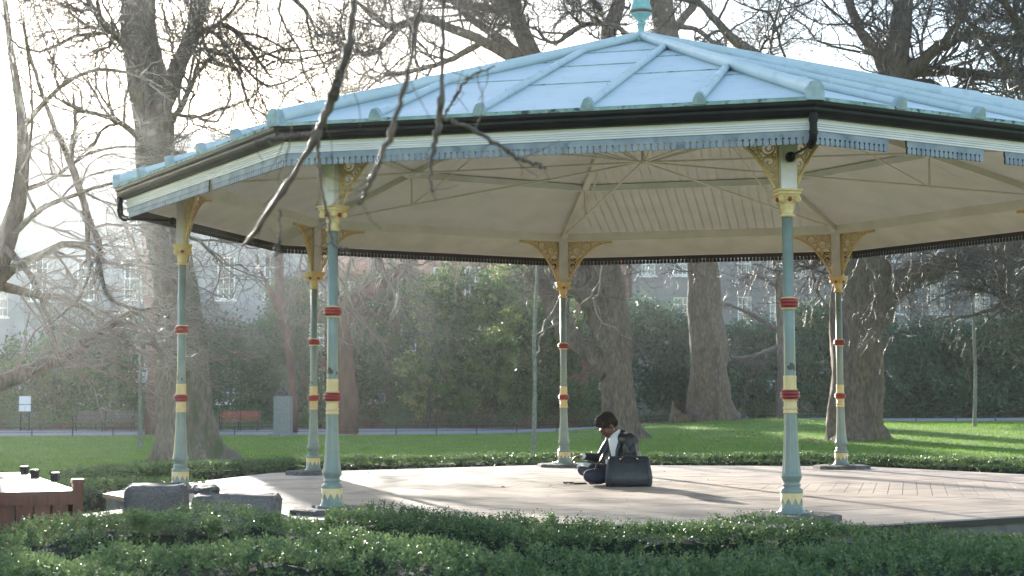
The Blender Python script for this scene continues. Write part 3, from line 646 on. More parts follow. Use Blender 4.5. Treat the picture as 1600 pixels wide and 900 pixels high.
# big tree behind the left column
tree('plane_tree', 'massive mossy bare tree with a flared foot, behind the leftmost bandstand column',
 [(297, 732, 170), (296, 718, 128), (294, 695, 98), (291, 660, 84), (288, 600, 76), (284, 520, 72), (266, 400, 68), (250, 300, 62), (240, 200, 58), (228, 120, 55), (220, 60, 52), (215, -20, 48), (222, -150, 38), (215, -300, 26), (205, -420, 14)],
 [([(245, 190, 34), (268, 130, 28), (290, 80, 25), (312, 20, 22), (330, -60, 18), (350, -160, 12), (340, -260, 6)], 2),
  ([(225, 110, 14), (185, 60, 12), (150, 20, 10), (120, -40, 8), (90, -120, 5)], -2),
  ([(250, 250, 14), (262, 200, 12), (285, 165, 10), (300, 130, 8), (330, 90, 6), (380, 60, 4)], -1.5),
  ([(240, 240, 12), (200, 200, 10), (160, 180, 8), (120, 170, 6), (80, 150, 4)], -2),
  ([(262, 390, 13), (300, 350, 11), (335, 310, 9), (370, 285, 7), (420, 250, 5)], 3),
  ([(215, 0, 16), (260, -40, 13), (330, -60, 11), (410, -40, 9), (480, 20, 6), (500, 80, 4)], -1),
  ([(300, 60, 12), (340, 40, 9), (370, 50, 8), (400, 90, 6), (430, 130, 4)], 1)],
 34, 'barkmoss', levels=LV, flutes=7, fl=.17, seed=21, skiptrunk=.45)
# trees in the middle and at the right
tree('plane_tree', 'gnarled bare tree behind the seated reader, trunk splitting into crossing limbs',
 [(975, 700, 92), (974, 686, 68), (970, 660, 56), (966, 600, 50), (962, 560, 50), (952, 500, 58), (944, 450, 60), (930, 390, 56), (915, 320, 48), (890, 230, 42), (858, 140, 36), (838, 100, 31), (812, 40, 26), (795, -20, 22), (770, -110, 16), (750, -200, 8)],
 [([(948, 580, 36), (915, 545, 32), (880, 510, 28), (858, 465, 26), (838, 425, 24), (815, 370, 20), (780, 300, 14)], 2),
  ([(950, 500, 34), (915, 465, 30), (890, 440, 26), (868, 405, 22), (850, 360, 16)], -2),
  ([(945, 420, 34), (960, 300, 30), (952, 120, 26), (948, 65, 24), (966, 0, 21), (984, -110, 14), (990, -200, 8)], 1),
  ([(850, 125, 20), (800, 90, 17), (750, 62, 15), (700, 42, 14), (660, 28, 13), (625, 40, 12), (600, 36, 10), (565, 10, 8), (520, -30, 5)], -3),
  ([(835, 100, 18), (790, 68, 15), (750, 40, 13), (705, 0, 10), (660, -50, 6)], 2),
  ([(835, 95, 14), (815, 50, 12), (790, 0, 10), (765, -70, 6)], -1),
  ([(625, 40, 9), (600, 70, 8), (570, 85, 7), (520, 60, 5)], 0),
  ([(990, 70, 9), (965, 42, 8), (925, 37, 8), (895, 48, 8), (870, 66, 7), (850, 60, 6), (830, 30, 4)], 0),
  ([(860, 150, 16), (800, 20, 14), (770, 15, 12), (700, 0, 10), (640, -10, 7)], 3),
  ([(760, 62, 10), (700, 95, 9), (650, 110, 7), (600, 120, 5), (560, 150, 3)], -2)],
 52, 'bark', levels=LV, flutes=4, fl=.12, seed=22)
tree('plane_tree', 'straight grey-barked bare tree with spreading roots on the grassy mound',
 [(1110, 664, 130), (1110, 652, 92), (1109, 630, 72), (1107, 590, 62), (1106, 540, 60), (1102, 470, 50), (1097, 410, 45), (1078, 250, 42), (1046, 80, 39), (1034, 0, 36), (1028, -120, 26), (1020, -220, 12)],
 [([(1040, 60, 16), (1075, 20, 13), (1110, -30, 10), (1150, -90, 6)], 2), ([(1034, 10, 16), (1000, -30, 12), (960, -80, 8)], -2), ([(1085, 300, 14), (1050, 200, 10), (1000, 120, 6)], 2), ([(1040, 40, 10), (1085, 45, 8), (1120, 70, 7), (1170, 90, 6), (1230, 80, 4)], -2)],
 62, 'bark', levels=LV, flutes=6, fl=.07, seed=23)
tree('plane_tree', 'thick fluted bare tree sending a heavy limb out to the right',
 [(1341, 706, 150), (1340, 694, 112), (1338, 670, 84), (1337, 630, 76), (1337, 570, 74), (1338, 500, 80), (1346, 440, 86), (1356, 380, 78), (1372, 280, 58), (1388, 180, 48), (1396, 120, 42), (1405, 60, 34), (1410, 0, 30), (1415, -90, 22), (1410, -180, 10)],
 [([(1345, 510, 60), (1380, 470, 50), (1410, 438, 44), (1450, 418, 36), (1500, 408, 30), (1550, 398, 27), (1600, 380, 22), (1660, 340, 14), (1720, 290, 8)], -2),
  ([(1394, 130, 26), (1372, 85, 20), (1348, 55, 17), (1330, 10, 13), (1318, -40, 9), (1300, -100, 5)], 2),
  ([(1396, 128, 26), (1440, 96, 21), (1478, 66, 18), (1530, 55, 14), (1590, 62, 12), (1650, 50, 8)], -2),
  ([(1396, 130, 24), (1440, 112, 18), (1500, 112, 14), (1560, 118, 12), (1640, 112, 8)], 1),
  ([(1400, 140, 20), (1450, 130, 14), (1490, 150, 10), (1560, 160, 8), (1640, 190, 5)], 3),
  ([(1385, 190, 24), (1300, 140, 20), (1220, 110, 17), (1170, 80, 15), (1128, 42, 13), (1090, 0, 10), (1060, -40, 6)], 2),
  ([(1470, 70, 12), (1500, 30, 10), (1520, -20, 8), (1550, -80, 5)], 1),
  ([(1352, 420, 26), (1320, 410, 20), (1290, 405, 16), (1262, 420, 10)], 2)],
 45, 'bark', levels=LV, flutes=5, fl=.14, seed=24)
tree('plane_tree', 'bare tree at the far right whose crown fills the top right corner',
 [(1700, 700, 60), (1700, 600, 50), (1690, 400, 46), (1660, 250, 40), (1640, 150, 34), (1625, 50, 28), (1610, -60, 20), (1600, -150, 10)],
 [([(1660, 260, 20), (1600, 140, 15), (1560, 90, 11), (1520, 40, 8), (1480, 0, 5)], 1), ([(1640, 120, 16), (1580, 20, 11), (1540, -40, 7)], -2), ([(1690, 420, 20), (1640, 400, 14), (1600, 410, 10), (1565, 430, 6), (1540, 470, 3)], -2), ([(1690, 500, 16), (1620, 470, 10), (1580, 475, 8), (1530, 490, 5), (1480, 500, 3)], -3)],
 40, 'bark', levels=LV, seed=25)
# trees beyond the path, with reddish trunks
tree('red_barked_tree', 'slim red-brown trunk leaning right among the shrubs, seen between the two left columns',
 [(542, 640, 34), (541, 600, 28), (538, 550, 26), (534, 505, 27), (552, 468, 25), (590, 446, 21), (630, 420, 16), (665, 380, 10), (690, 320, 5)],
 [([(536, 500, 16), (520, 440, 12), (500, 380, 9), (490, 300, 5)], 2), ([(600, 440, 12), (590, 380, 9), (600, 320, 6)], 1)],
 66, 'barkred', levels=((8, 3.2), (5, 1.8), (5, 1.0)), seed=31, group='trees beyond the path', skiptrunk=.3, rmin=.01)
tree('red_barked_tree', 'thin crooked red-brown trunk rising beside the dark bust pedestal',
 [(457, 640, 16), (455, 590, 14), (451, 530, 14), (440, 488, 14), (436, 430, 13), (436, 380, 11), (430, 300, 6)],
 [([(440, 500, 9), (425, 460, 7), (405, 420, 5)], 1), ([(436, 400, 8), (455, 350, 6), (470, 300, 4)], 1)],
 68, 'barkred', levels=((7, 2.6), (5, 1.4), (4, .8)), seed=32, group='trees beyond the path', skiptrunk=.3, rmin=.01)
tree('red_barked_tree', 'brown trunk just left of the massive mossy tree, half hidden behind it',
 [(243, 660, 30), (243, 600, 26), (240, 520, 24), (232, 420, 20), (226, 300, 12)],
 [([(236, 460, 12), (215, 400, 9), (190, 340, 5)], 1), ([(240, 500, 10), (270, 440, 8), (300, 380, 5)], 1)],
 64, 'barkred', levels=((8, 3.0), (5, 1.6), (4, .9)), seed=33, group='trees beyond the path', skiptrunk=.3, rmin=.01)
tree('dark_tree', 'slender dark bare tree in front of the grey building, right of the mound tree',
 [(1222, 620, 16), (1222, 540, 15), (1218, 460, 14), (1212, 400, 12), (1205, 300, 8)],
 [([(1220, 520, 9), (1190, 500, 7), (1150, 480, 5), (1120, 470, 3)], 1), ([(1216, 450, 8), (1180, 430, 6), (1150, 440, 4)], -1), ([(1220, 540, 8), (1180, 555, 6), (1140, 560, 4)], 0), ([(1216, 440, 8), (1250, 400, 6), (1270, 360, 4)], 1)],
 70, 'twig', levels=((7, 2.4), (5, 1.3), (4, .7)), seed=34, group='trees beyond the path', skiptrunk=.4, rmin=.01)

# drooping pale-twigged tree filling the left edge
rgw = np.random.default_rng(41)
wt = thing('weeping_tree', 'wide drooping tree with a tangle of glinting bare twigs along the left edge', 'tree', (PX(-90, 600, 32)[0], PX(-90, 600, 32)[1], 0), 'bare trees on the lawn')
TP, TR = limb([(-88, 745, 110), (-85, 700, 84), (-78, 640, 72), (-62, 560, 60), (-30, 470, 48), (5, 390, 34), (30, 300, 24), (35, 200, 17), (20, 100, 12), (5, -20, 8), (-10, -140, 3)], 32, 32, 30, .04); TP[0][2] = -.1
part('trunk', trunk_mesh(TP, TR, 22, seed=4), M['bark'], wt, True)
wl = [([(-70, 630, 42), (-10, 604, 32), (50, 580, 28), (110, 552, 24), (160, 515, 18), (215, 485, 10), (270, 480, 5)], 1),
 ([(30, 290, 14), (50, 200, 10), (45, 100, 7), (30, 0, 5), (20, -80, 3)], -1),
 ([(-40, 480, 26), (20, 420, 20), (60, 400, 16), (110, 380, 12), (150, 400, 9), (170, 466, 7), (236, 489, 5), (290, 503, 3)], -2),
 ([(145, 445, 8), (157, 395, 12), (140, 345, 14), (125, 294, 15), (105, 243, 14), (84, 196, 11), (60, 130, 8), (42, 60, 6), (30, -30, 4)], 0),
 ([(125, 300, 12), (112, 250, 9), (118, 190, 8), (112, 130, 5)], 1),
 ([(0, 390, 20), (60, 330, 16), (130, 300, 11), (190, 286, 7), (260, 300, 4)], -2),
 ([(-20, 440, 22), (50, 460, 15), (110, 470, 10), (180, 520, 7), (230, 560, 4)], 2),
 ([(30, 300, 16), (80, 280, 11), (140, 240, 8), (210, 230, 6), (280, 260, 4), (340, 300, 3)], 1),
 ([(35, 200, 12), (90, 140, 9), (150, 110, 7), (220, 120, 5), (290, 160, 3)], -1),
 ([(0, 380, 16), (40, 420, 12), (70, 480, 9), (90, 540, 6)], -3),
 ([(135, 330, 9), (138, 400, 9), (140, 420, 7), (120, 470, 5), (60, 520, 3)], -3)]
wl = [([(x_, y_, w_*(.8 if i_ == 3 else .55 if i_ in (1, 5, 7) else .85)) for x_, y_, w_ in p_], dd) for i_, (p_, dd) in enumerate(wl)]
Ls = [limb(p_, 32, 32+dd*1.3, 24, .25) for p_, dd in wl]
for LP, LR in Ls: part('limb', MB().add(*tubes(LP[None], LR[None], 8)), M['bark'], wt, True)
A = np.stack([l[0] for l in Ls]); B = np.stack([l[1] for l in Ls]); b = MB()
A1, B1 = spawn(A, B, 10, 2.8, 10, ang=(25, 80), trop=(.10, 0, -.06), wob=.20, rg=rgw, rmin=.010); zz_ = A1[:, 0, 2] < 5.6; k = zz_ | (rgw.random(len(A1)) < .35); A1, B1 = A1[k], B1[k]; b.add(*tubes(A1, B1, 5))
A2, B2 = spawn(A1, B1, 6, 1.35, 8, ang=(20, 60), trop=(.10, 0, .0), wob=.16, rg=rgw, rmin=.0075); k = visible(A2, 60); A2, B2 = A2[k], B2[k]; b.add(*tubes(A2, B2, 4))
A3, B3 = spawn(A2, B2, 4, .55, 6, ang=(20, 60), trop=(.12, 0, .07), wob=.14, rg=rgw, rmin=.006); b.add(*tubes(A3, B3, 3))
A4, B4 = spawn(A3, B3, 1, .25, 4, ang=(20, 55), trop=(.08, 0, .12), wob=.16, rg=rgw, rmin=.005); b.add(*tubes(A4, B4, 3))
part('crown', b, M['twiglit'], wt, True)

# pale arching twigs in front of the shrubs (outer branches of trees standing behind the bandstand)
def spray(name, label, d, stems, m, L2, seed, trop=(0, 0, -.08), lv=(6, 4), jit=.25, cat='branches'):
    rg = np.random.default_rng(seed); Ls = [limb(p_, d, d+dd, 16, jit) for p_, dd in stems]; A = np.stack([l[0] for l in Ls]); B = np.stack([l[1] for l in Ls])*.6; A[:, 1:-1] += rg.normal(size=A[:, 1:-1].shape)*.035
    b = MB(); b.add(*tubes(A, B, 5))
    A1, B1 = spawn(A, B, lv[0], L2, 9, ang=(20, 60), trop=trop, wob=.2, rg=rg, rmin=.006); b.add(*tubes(A1, B1, 4))
    A2, B2 = spawn(A1, B1, lv[1], L2*.45, 6, ang=(25, 60), trop=trop, wob=.2, rg=rg, rmin=.005); b.add(*tubes(A2, B2, 3))
    return b
def sapling(label, trunk, d, stems, seed, L2=1.0):
    P, R = limb(trunk, d, d, 26, .1); P[0][2] = float(H(P[0][0], P[0][1]))-.05
    t = thing('young_tree', label, 'tree', (P[0][0], P[0][1], float(H(P[0][0], P[0][1]))), 'slender young trees')
    part('trunk', MB().tube(P, R, 8), M['sapling'], t, True)
    part('crown', spray('', '', d, stems, None, L2, seed, (0, 0, .02), (4, 3), .1), M['twiglit'], t, True)
sapling('slender grey young tree left of the seated reader and the centre back column', [(833, 719, 8), (834, 690, 7), (836, 600, 6), (835, 540, 6), (837, 480, 5), (839, 420, 4), (840, 350, 3)], 36,
 [([(836, 560, 4), (850, 520, 3.5), (870, 500, 3), (900, 495, 2)], 1), ([(836, 530, 4), (860, 490, 3), (885, 450, 3), (900, 420, 2)], -1), ([(835, 500, 3), (815, 460, 2.5), (800, 430, 2)], 1), ([(836, 470, 3), (820, 420, 2.5), (812, 380, 2)], -1)], 51)
sapling('slender pale young tree at the far right in front of the dark shrubs', [(1523, 688, 7), (1523, 650, 6), (1524, 580, 5), (1522, 520, 5), (1519, 470, 4), (1512, 430, 3), (1508, 380, 2)], 52,
 [([(1521, 480, 3), (1500, 440, 2.5), (1490, 420, 2)], 1), ([(1520, 470, 3), (1535, 430, 2.5), (1545, 400, 2)], -1), ([(1522, 520, 3), (1545, 500, 2.5), (1560, 495, 2)], 1)], 52, 1.3)
sapling('slender dark young tree left of the massive mossy tree', [(219, 695, 9), (219, 660, 7), (219, 600, 6), (220, 540, 5), (218, 480, 4), (214, 430, 3)], 46,
 [([(219, 560, 3), (205, 520, 2.5), (190, 500, 2)], 1), ([(219, 520, 3), (235, 480, 2.5), (250, 450, 2)], -1)], 53, 1.2)
# arching twig fans
ft = thing('arching_tree', 'pale tree whose long thin twigs arch down behind the near left column', 'tree', (PX(600, 600, 44)[0], PX(600, 600, 44)[1], 0), 'bare trees on the lawn')
st_ = [([(560, 330, 12), (545, 400, 9), (548, 470, 7), (575, 520, 5), (610, 545, 4)], 1), ([(600, 330, 12), (610, 400, 8), (650, 440, 6), (670, 500, 4)], -1), ([(560, 340, 10), (590, 420, 8), (640, 480, 5), (700, 520, 3)], 1), ([(520, 340, 10), (530, 430, 7), (560, 500, 5), (620, 550, 3)], 2), ([(640, 340, 9), (640, 400, 7), (620, 460, 5), (650, 530, 3)], -1), ([(700, 350, 9), (690, 400, 6), (640, 420, 5), (610, 480, 3)], 1), ([(480, 350, 8), (470, 420, 6), (490, 480, 4), (470, 540, 3)], 0)]
part('crown', spray('', '', 44, st_, None, 2.2, 55, (.05, 0, -.10), (14, 6)), M['twiglit'], ft, True)
P, R = limb([(640, 700, 30), (640, 640, 26)], 44, 44, 6, 0)
rt_ = [([(560, 335, 14), (600, 250, 16), (660, 200, 18), (760, 170, 20), (840, 150, 22)], 6)]
for p_, dd in rt_: LP, LR = limb(p_, 44, 44+dd, 20, .1); part('limb', MB().tube(LP, LR, 8), M['bark'], ft, True)
def hang(label, d, st_, seed, L2=1.2, lv=(6, 4)):
    a = limb([st_[0][0][0], st_[0][0][1]], d, d, 4, 0)[0][0]
    o = part('hanging_branch', spray('', '', d, st_, None, L2, seed, (0, 0, -.02), lv), M['twiglit'], None, True, a); return tag(o, label, 'branch', 'hanging bare branches')
hang('pale knobbly twig hanging behind the centre back column, over the gnarled trunk', 40, [([(950, 380, 5), (938, 440, 5), (925, 470, 4), (940, 500, 4), (975, 520, 3), (1000, 545, 3), (1015, 565, 2)], 0), ([(925, 400, 5), (935, 440, 4), (905, 480, 3), (898, 510, 3)], 1), ([(940, 500, 3), (935, 530, 2), (932, 540, 2)], 0)], 61, .7, (5, 3))
hang('pale branching twig hanging in front of the thick fluted trunk', 40, [([(1346, 400, 4), (1330, 430, 4), (1318, 460, 3), (1316, 480, 2)], 0), ([(1346, 400, 4), (1362, 425, 4), (1368, 455, 3), (1358, 500, 2)], 0), ([(1385, 400, 4), (1396, 430, 3), (1400, 460, 3), (1420, 478, 2)], 0), ([(1425, 400, 4), (1424, 450, 3), (1440, 480, 2.5), (1465, 472, 2)], 1)], 62, .6, (6, 3))
hang('bare brown twigs reaching in from the right edge above the dark shrubs', 38, [([(1640, 440, 8), (1600, 470, 6), (1570, 480, 5), (1540, 510, 3)], 0), ([(1640, 400, 8), (1590, 400, 6), (1575, 430, 4), (1590, 470, 3)], 0), ([(1640, 380, 8), (1600, 370, 6), (1560, 410, 4), (1530, 420, 2)], 0), ([(1640, 500, 8), (1600, 510, 5), (1560, 520, 3), (1520, 530, 2)], 1)], 63, 1.3, (10, 6))
hang('glinting twig sweeping right from the left column towards the pale building', 24, [([(250, 480, 5), (290, 515, 4), (330, 515, 3), (370, 498, 2)], 0), ([(180, 470, 5), (230, 520, 4), (260, 560, 3), (275, 570, 2)], 0), ([(300, 440, 5), (350, 470, 4), (380, 440, 3), (440, 400, 2)], 0)], 64, .8, (8, 5))

# overhanging branch near the camera, out of focus
og = thing('overhanging_tree', 'blurred dark knobbly branches hanging down close to the viewer in front of the roof', 'tree', (-5.6, -15.0, 0))
P = np.array([[-5.6, -15.0, -.1], [-5.5, -14.9, 1.2], [-5.3, -14.6, 2.6], [-4.6, -13.9, 3.6], [-3.6, -13.0, 4.0], [-2.6, -12.4, 3.95], [-1.4, -12.0, 3.6], [-.6, -11.9, 3.3]]); Rr = [.20, .16, .14, .11, .08, .05, .03, .012]
part('trunk', trunk_mesh(smoothline(P, 30), np.interp(np.linspace(0, 7, 30), range(8), Rr), 14, seed=9), M['bark'], og, True)
fd = 4.3
def knob(pts, d, seed, k=10):
    rg = np.random.default_rng(seed); q = smoothline(pts, 46); t = np.arange(46); q[:, 2] *= 1+.22*np.maximum(0, np.sin(t*.9+seed))**6*2.2+.08*rg.normal(size=46)
    P = np.array([PX(a, b_, d) for a, b_, _ in q])+rg.normal(size=(46, 3))*.0025; return P, q[:, 2]*.78/2/(F*1000)*d
nb_ = [([(560, -260, 15), (556, -100, 14), (553, 0, 13), (546, 60, 14), (533, 115, 17), (518, 155, 18), (500, 200, 14), (470, 252, 11), (440, 300, 11), (408, 350, 10), (378, 384, 5)], 4.3),
 ([(500, 195, 9), (497, 240, 7), (503, 300, 6), (515, 350, 6), (522, 382, 5), (545, 390, 3)], 4.3),
 ([(500, 205, 10), (470, 212, 9), (430, 216, 9), (395, 224, 4)], 4.3),
 ([(530, 110, 9), (522, 130, 8), (516, 150, 6)], 4.25),
 ([(690, -200, 9), (668, -60, 9), (655, 10, 9), (643, 80, 8), (628, 150, 10), (606, 220, 11), (580, 280, 9), (564, 318, 6)], 3.6),
 ([(700, -200, 8), (694, -60, 8), (692, 40, 8), (690, 120, 9), (688, 180, 13), (680, 220, 11), (672, 262, 8), (676, 300, 4)], 4.4),
 ([(690, 184, 8), (725, 196, 8), (770, 222, 8), (810, 246, 8), (852, 262, 6)], 4.4),
 ([(692, 186, 5), (712, 150, 5), (735, 120, 4), (772, 104, 3)], 4.6),
 ([(905, -120, 14), (915, -40, 13), (924, -6, 12), (934, 10, 14), (938, 18, 5)], 3.8),
 ([(438, 330, 4), (436, 380, 4), (430, 405, 3)], 4.2)]
for i, (pts, d) in enumerate(nb_):
    P, Rk = knob(pts, d, 70+i); bt = MB().tube(P, Rk, 10); A_, B_ = spawn(P[None, 4:], Rk[None, 4:], 8, .15, 6, ang=(25, 70), trop=(0, 0, -.02), wob=.2, rr=.35, rmin=.0016); bt.add(*tubes(A_, B_, 5)); o = part('branch', bt, M['branchdark'], og, True)

# ---------------------------------------------------------------- shrubs beyond the path
def shrub(name, label, px, w_px, toppx, d, m, n, seed, ls=.13, depth=2.2, group='evergreen shrubs beyond the path', lumps=16, base_py=None, lean=0):
    rg = np.random.default_rng(seed); c = PX(px, 600, d); g = float(H(c[0], c[1])); hgt = PX(px, toppx, d)[2]-g; wd = w_px/ppm(d)
    t = thing(name, label, 'shrub', (c[0], c[1], g), group)
    LC = []; 
    for i in range(lumps):
        u = rg.uniform(-.5, .5); z = rg.uniform(.12, .92) if i > 3 else .85-.1*i; r = rg.uniform(.16, .30)*min(wd, hgt); kx = math.sqrt(max(.05, 1-(abs(z-.4)/.62)**2))
        LC.append([u*(wd-r)*kx+lean*z, rg.uniform(-.4, .4)*depth, min(z*hgt, hgt-r*.98), r])
    LC = np.array(LC); wgt = LC[:, 3]**2; k = rg.choice(lumps, n, p=wgt/wgt.sum()); dr = rg.normal(size=(n, 3)); dr /= np.linalg.norm(dr, axis=1, keepdims=True)
    # clustered: leaves gather in tufts so gaps open between them
    tuft = rg.normal(size=(lumps, 18, 3)); tuft /= np.linalg.norm(tuft, axis=2, keepdims=True); pick = rg.integers(0, 18, n); tr_ = rg.uniform(.72, 1.12, (lumps, 18)); dr = tuft[k, pick]+rg.normal(size=(n, 3))*.19; rad = (rg.uniform(.6, 1.0, n)*tr_[k, pick])[:, None]
    P = LC[k, :3]+dr*rad*LC[k, 3:4]*np.array([1.1, .9, 1.0]); P = P[P[:, 2] > .02]; P = P+np.array([c[0], c[1], g])
    V, Fc = leafmesh(P, rg.uniform(.7, 1.3, len(P))*ls, (0, -.1, .3), 1.0, .5, rg)
    part('foliage', MB().add(V, Fc), M[m], t)
    st0 = np.array([[[c[0]+rg.normal()*wd*.12, c[1]+rg.normal()*.4, g-.05]]*2 for _ in range(7)]); 
    s_ = []
    for i in range(7):
        b0 = np.array([c[0]+rg.uniform(-.3, .3)*wd, c[1]+rg.normal()*.4, g-.05]); e = LC[rg.integers(lumps), :3]+np.array([c[0], c[1], g]); mid = (b0+e)/2+rg.normal(size=3)*.2; s_.append(smoothline([b0, mid, e], 8))
    s_ = np.array(s_); part('stem', MB().add(*tubes(s_, np.linspace(.05, .02, 8)[None].repeat(7, 0), 5)), M['twig'], t, True)
    return t
D = 84
SH = [
 ('laurel', 'dark low evergreen shrub behind the long dark bench at the far left', 60, 200, 520, 83, 'leafdark', 9000),
 ('laurel', 'broad dark evergreen shrub right of the long dark bench', 190, 190, 500, 84, 'leafdark', 9000),
 ('laurel', 'evergreen shrub below the tall sash windows of the pale building', 360, 180, 505, 85, 'leafblue', 9000),
 ('laurel', 'tall loose evergreen beside the thin crooked red trunk', 465, 120, 440, 86, 'leafdark', 7500),
 ('laurel', 'dark evergreen shrub behind the arching pale twigs', 590, 170, 415, 86, 'leafdark', 11000),
 ('holly', 'bright variegated holly with cream-edged leaves, its top just under the fringe', 690, 100, 418, 80, 'leafvar', 9000),
 ('yew', 'dark narrow evergreen standing inside the bright variegated hollies', 740, 110, 420, 79, 'leafdark', 10000),
 ('holly', 'sunlit yellow-green holly directly left of the slender grey young tree', 800, 110, 405, 84, 'leafvar', 8000),
 ('laurel', 'dark evergreen shrub between the young tree and the gnarled trunk', 870, 130, 470, 81, 'leafdark', 8000),
 ('laurel', 'blue-green laurel right of the gnarled trunk behind the reader', 1030, 150, 468, 82, 'leafblue', 9500),
 ('laurel', 'low green laurel peeping out left of the near right column', 1180, 160, 508, 80, 'leafblue', 8500),
 ('laurel', 'evergreen shrub filling the gap between the near right column and the fluted trunk', 1275, 120, 470, 82, 'leafdark', 8000),
 ('laurel', 'wide blue-green laurel right of the thick fluted trunk', 1430, 190, 505, 78, 'leafblue', 10500),
 ('laurel', 'large dark laurel behind the slender pale young tree at the right', 1545, 190, 500, 77, 'leafblue', 10500),
 ('laurel', 'dark laurel cut by the right edge of the picture', 1640, 120, 492, 77, 'leafdark', 7000),
]
for i, (nm, lb, px, wp, tp, d, m, n) in enumerate(SH): shrub(nm, lb, px, wp*1.12, tp-8, d, m, int(n*1.7), 100+i, ls=.23, lumps=26)
# low ground cover in front of them, and ivy-brown patches
def cover(name, m, n, x0, x1, y0, y1, h, ls, seed, kind='stuff', cl=60):
    rg = np.random.default_rng(seed); C = np.stack([rg.uniform(x0, x1, cl), rg.uniform(y0, y1, cl), rg.uniform(.2, h, cl), rg.uniform(.5, 1.5, cl)], 1); k = rg.integers(0, cl, n); dr = rg.normal(size=(n, 3)); dr /= np.linalg.norm(dr, axis=1, keepdims=True); dr[:, 2] = np.abs(dr[:, 2])
    P = np.zeros((n, 3)); P[:, :2] = C[k, :2]+dr[:, :2]*C[k, 3:4]*rg.uniform(.3, 1, (n, 1)); P[:, 2] = H(P[:, 0], P[:, 1])+dr[:, 2]*C[k, 2]*rg.uniform(.3, 1.1, n)
    V, Fc = leafmesh(P, rg.uniform(.6, 1.3, n)*ls, (0, 0, .4), 1, .55, rg); return tag(part(name, MB().add(V, Fc), M[m], None), kind=kind)
cover('ground_cover', 'leaflow', 46000, -34, 32, 60.5, 66, 1.25, .11, 200, cl=130)
cover('brown_undergrowth', 'leafred', 26000, -34, 32, 59.8, 65, .95, .10, 201, cl=90)
cover('back_undergrowth', 'leafdark', 60000, -36, 34, 65, 73, 3.6, .19, 202, cl=120)

# ---------------------------------------------------------------- grass, fallen leaves
def blades(n, seed):
    rg = np.random.default_rng(seed); y = 7.5+(47-7.5)*rg.random(n)**1.25; dd = y-CAM[1]; x = CAM[0]+rg.uniform(-.36, .36, n)*dd
    k = (x**2+y**2 > 7.7**2); x, y = x[k], y[k]; n = len(x); z = H(x, y); a = rg.uniform(0, 2*PI, n); wd = .010+.006*(dd[k]/40); h = rg.uniform(.03, .075, n)
    dx = np.cos(a)*wd/2; dy = np.sin(a)*wd/2; lx = rg.normal(size=n)*.02; ly = rg.normal(size=n)*.02
    V = np.stack([np.stack([x-dx, y-dy, z], 1), np.stack([x+dx, y+dy, z], 1), np.stack([x+lx, y+ly, z+h], 1)], 1).reshape(-1, 3); return MB().add(V, np.arange(n*3).reshape(-1, 3))
tag(part('grass', blades(230000, 5), M['blade']), kind='stuff')
rg = np.random.default_rng(77); n = 2600; y = rg.uniform(8, 46, n); x = CAM[0]+rg.uniform(-.35, .35, n)*(y-CAM[1]); k = x**2+y**2 > 60; x, y = x[k], y[k]
V, Fc = leafmesh(np.stack([x, y, H(x, y)+.05], 1), rg.uniform(.02, .055, len(x)), None, 1, .6, rg)
tag(part('fallen_leaves', MB().add(V, Fc), M['litter']), kind='stuff')
n = 34; a = rg.uniform(0, 2*PI, n); r = 4.8*np.sqrt(rg.random(n)); C = np.stack([np.cos(a)*r, np.sin(a)*r, np.full(n, ZD+.008)], 1); V, Fc = leafmesh(C, rg.uniform(.025, .06, n), None, 1, .7, rg); V[:, 2] = ZD+.004+np.abs(V[:, 2]-ZD)*.3
tag(part('fallen_leaves', MB().add(V, Fc), M['litter']), kind='stuff')

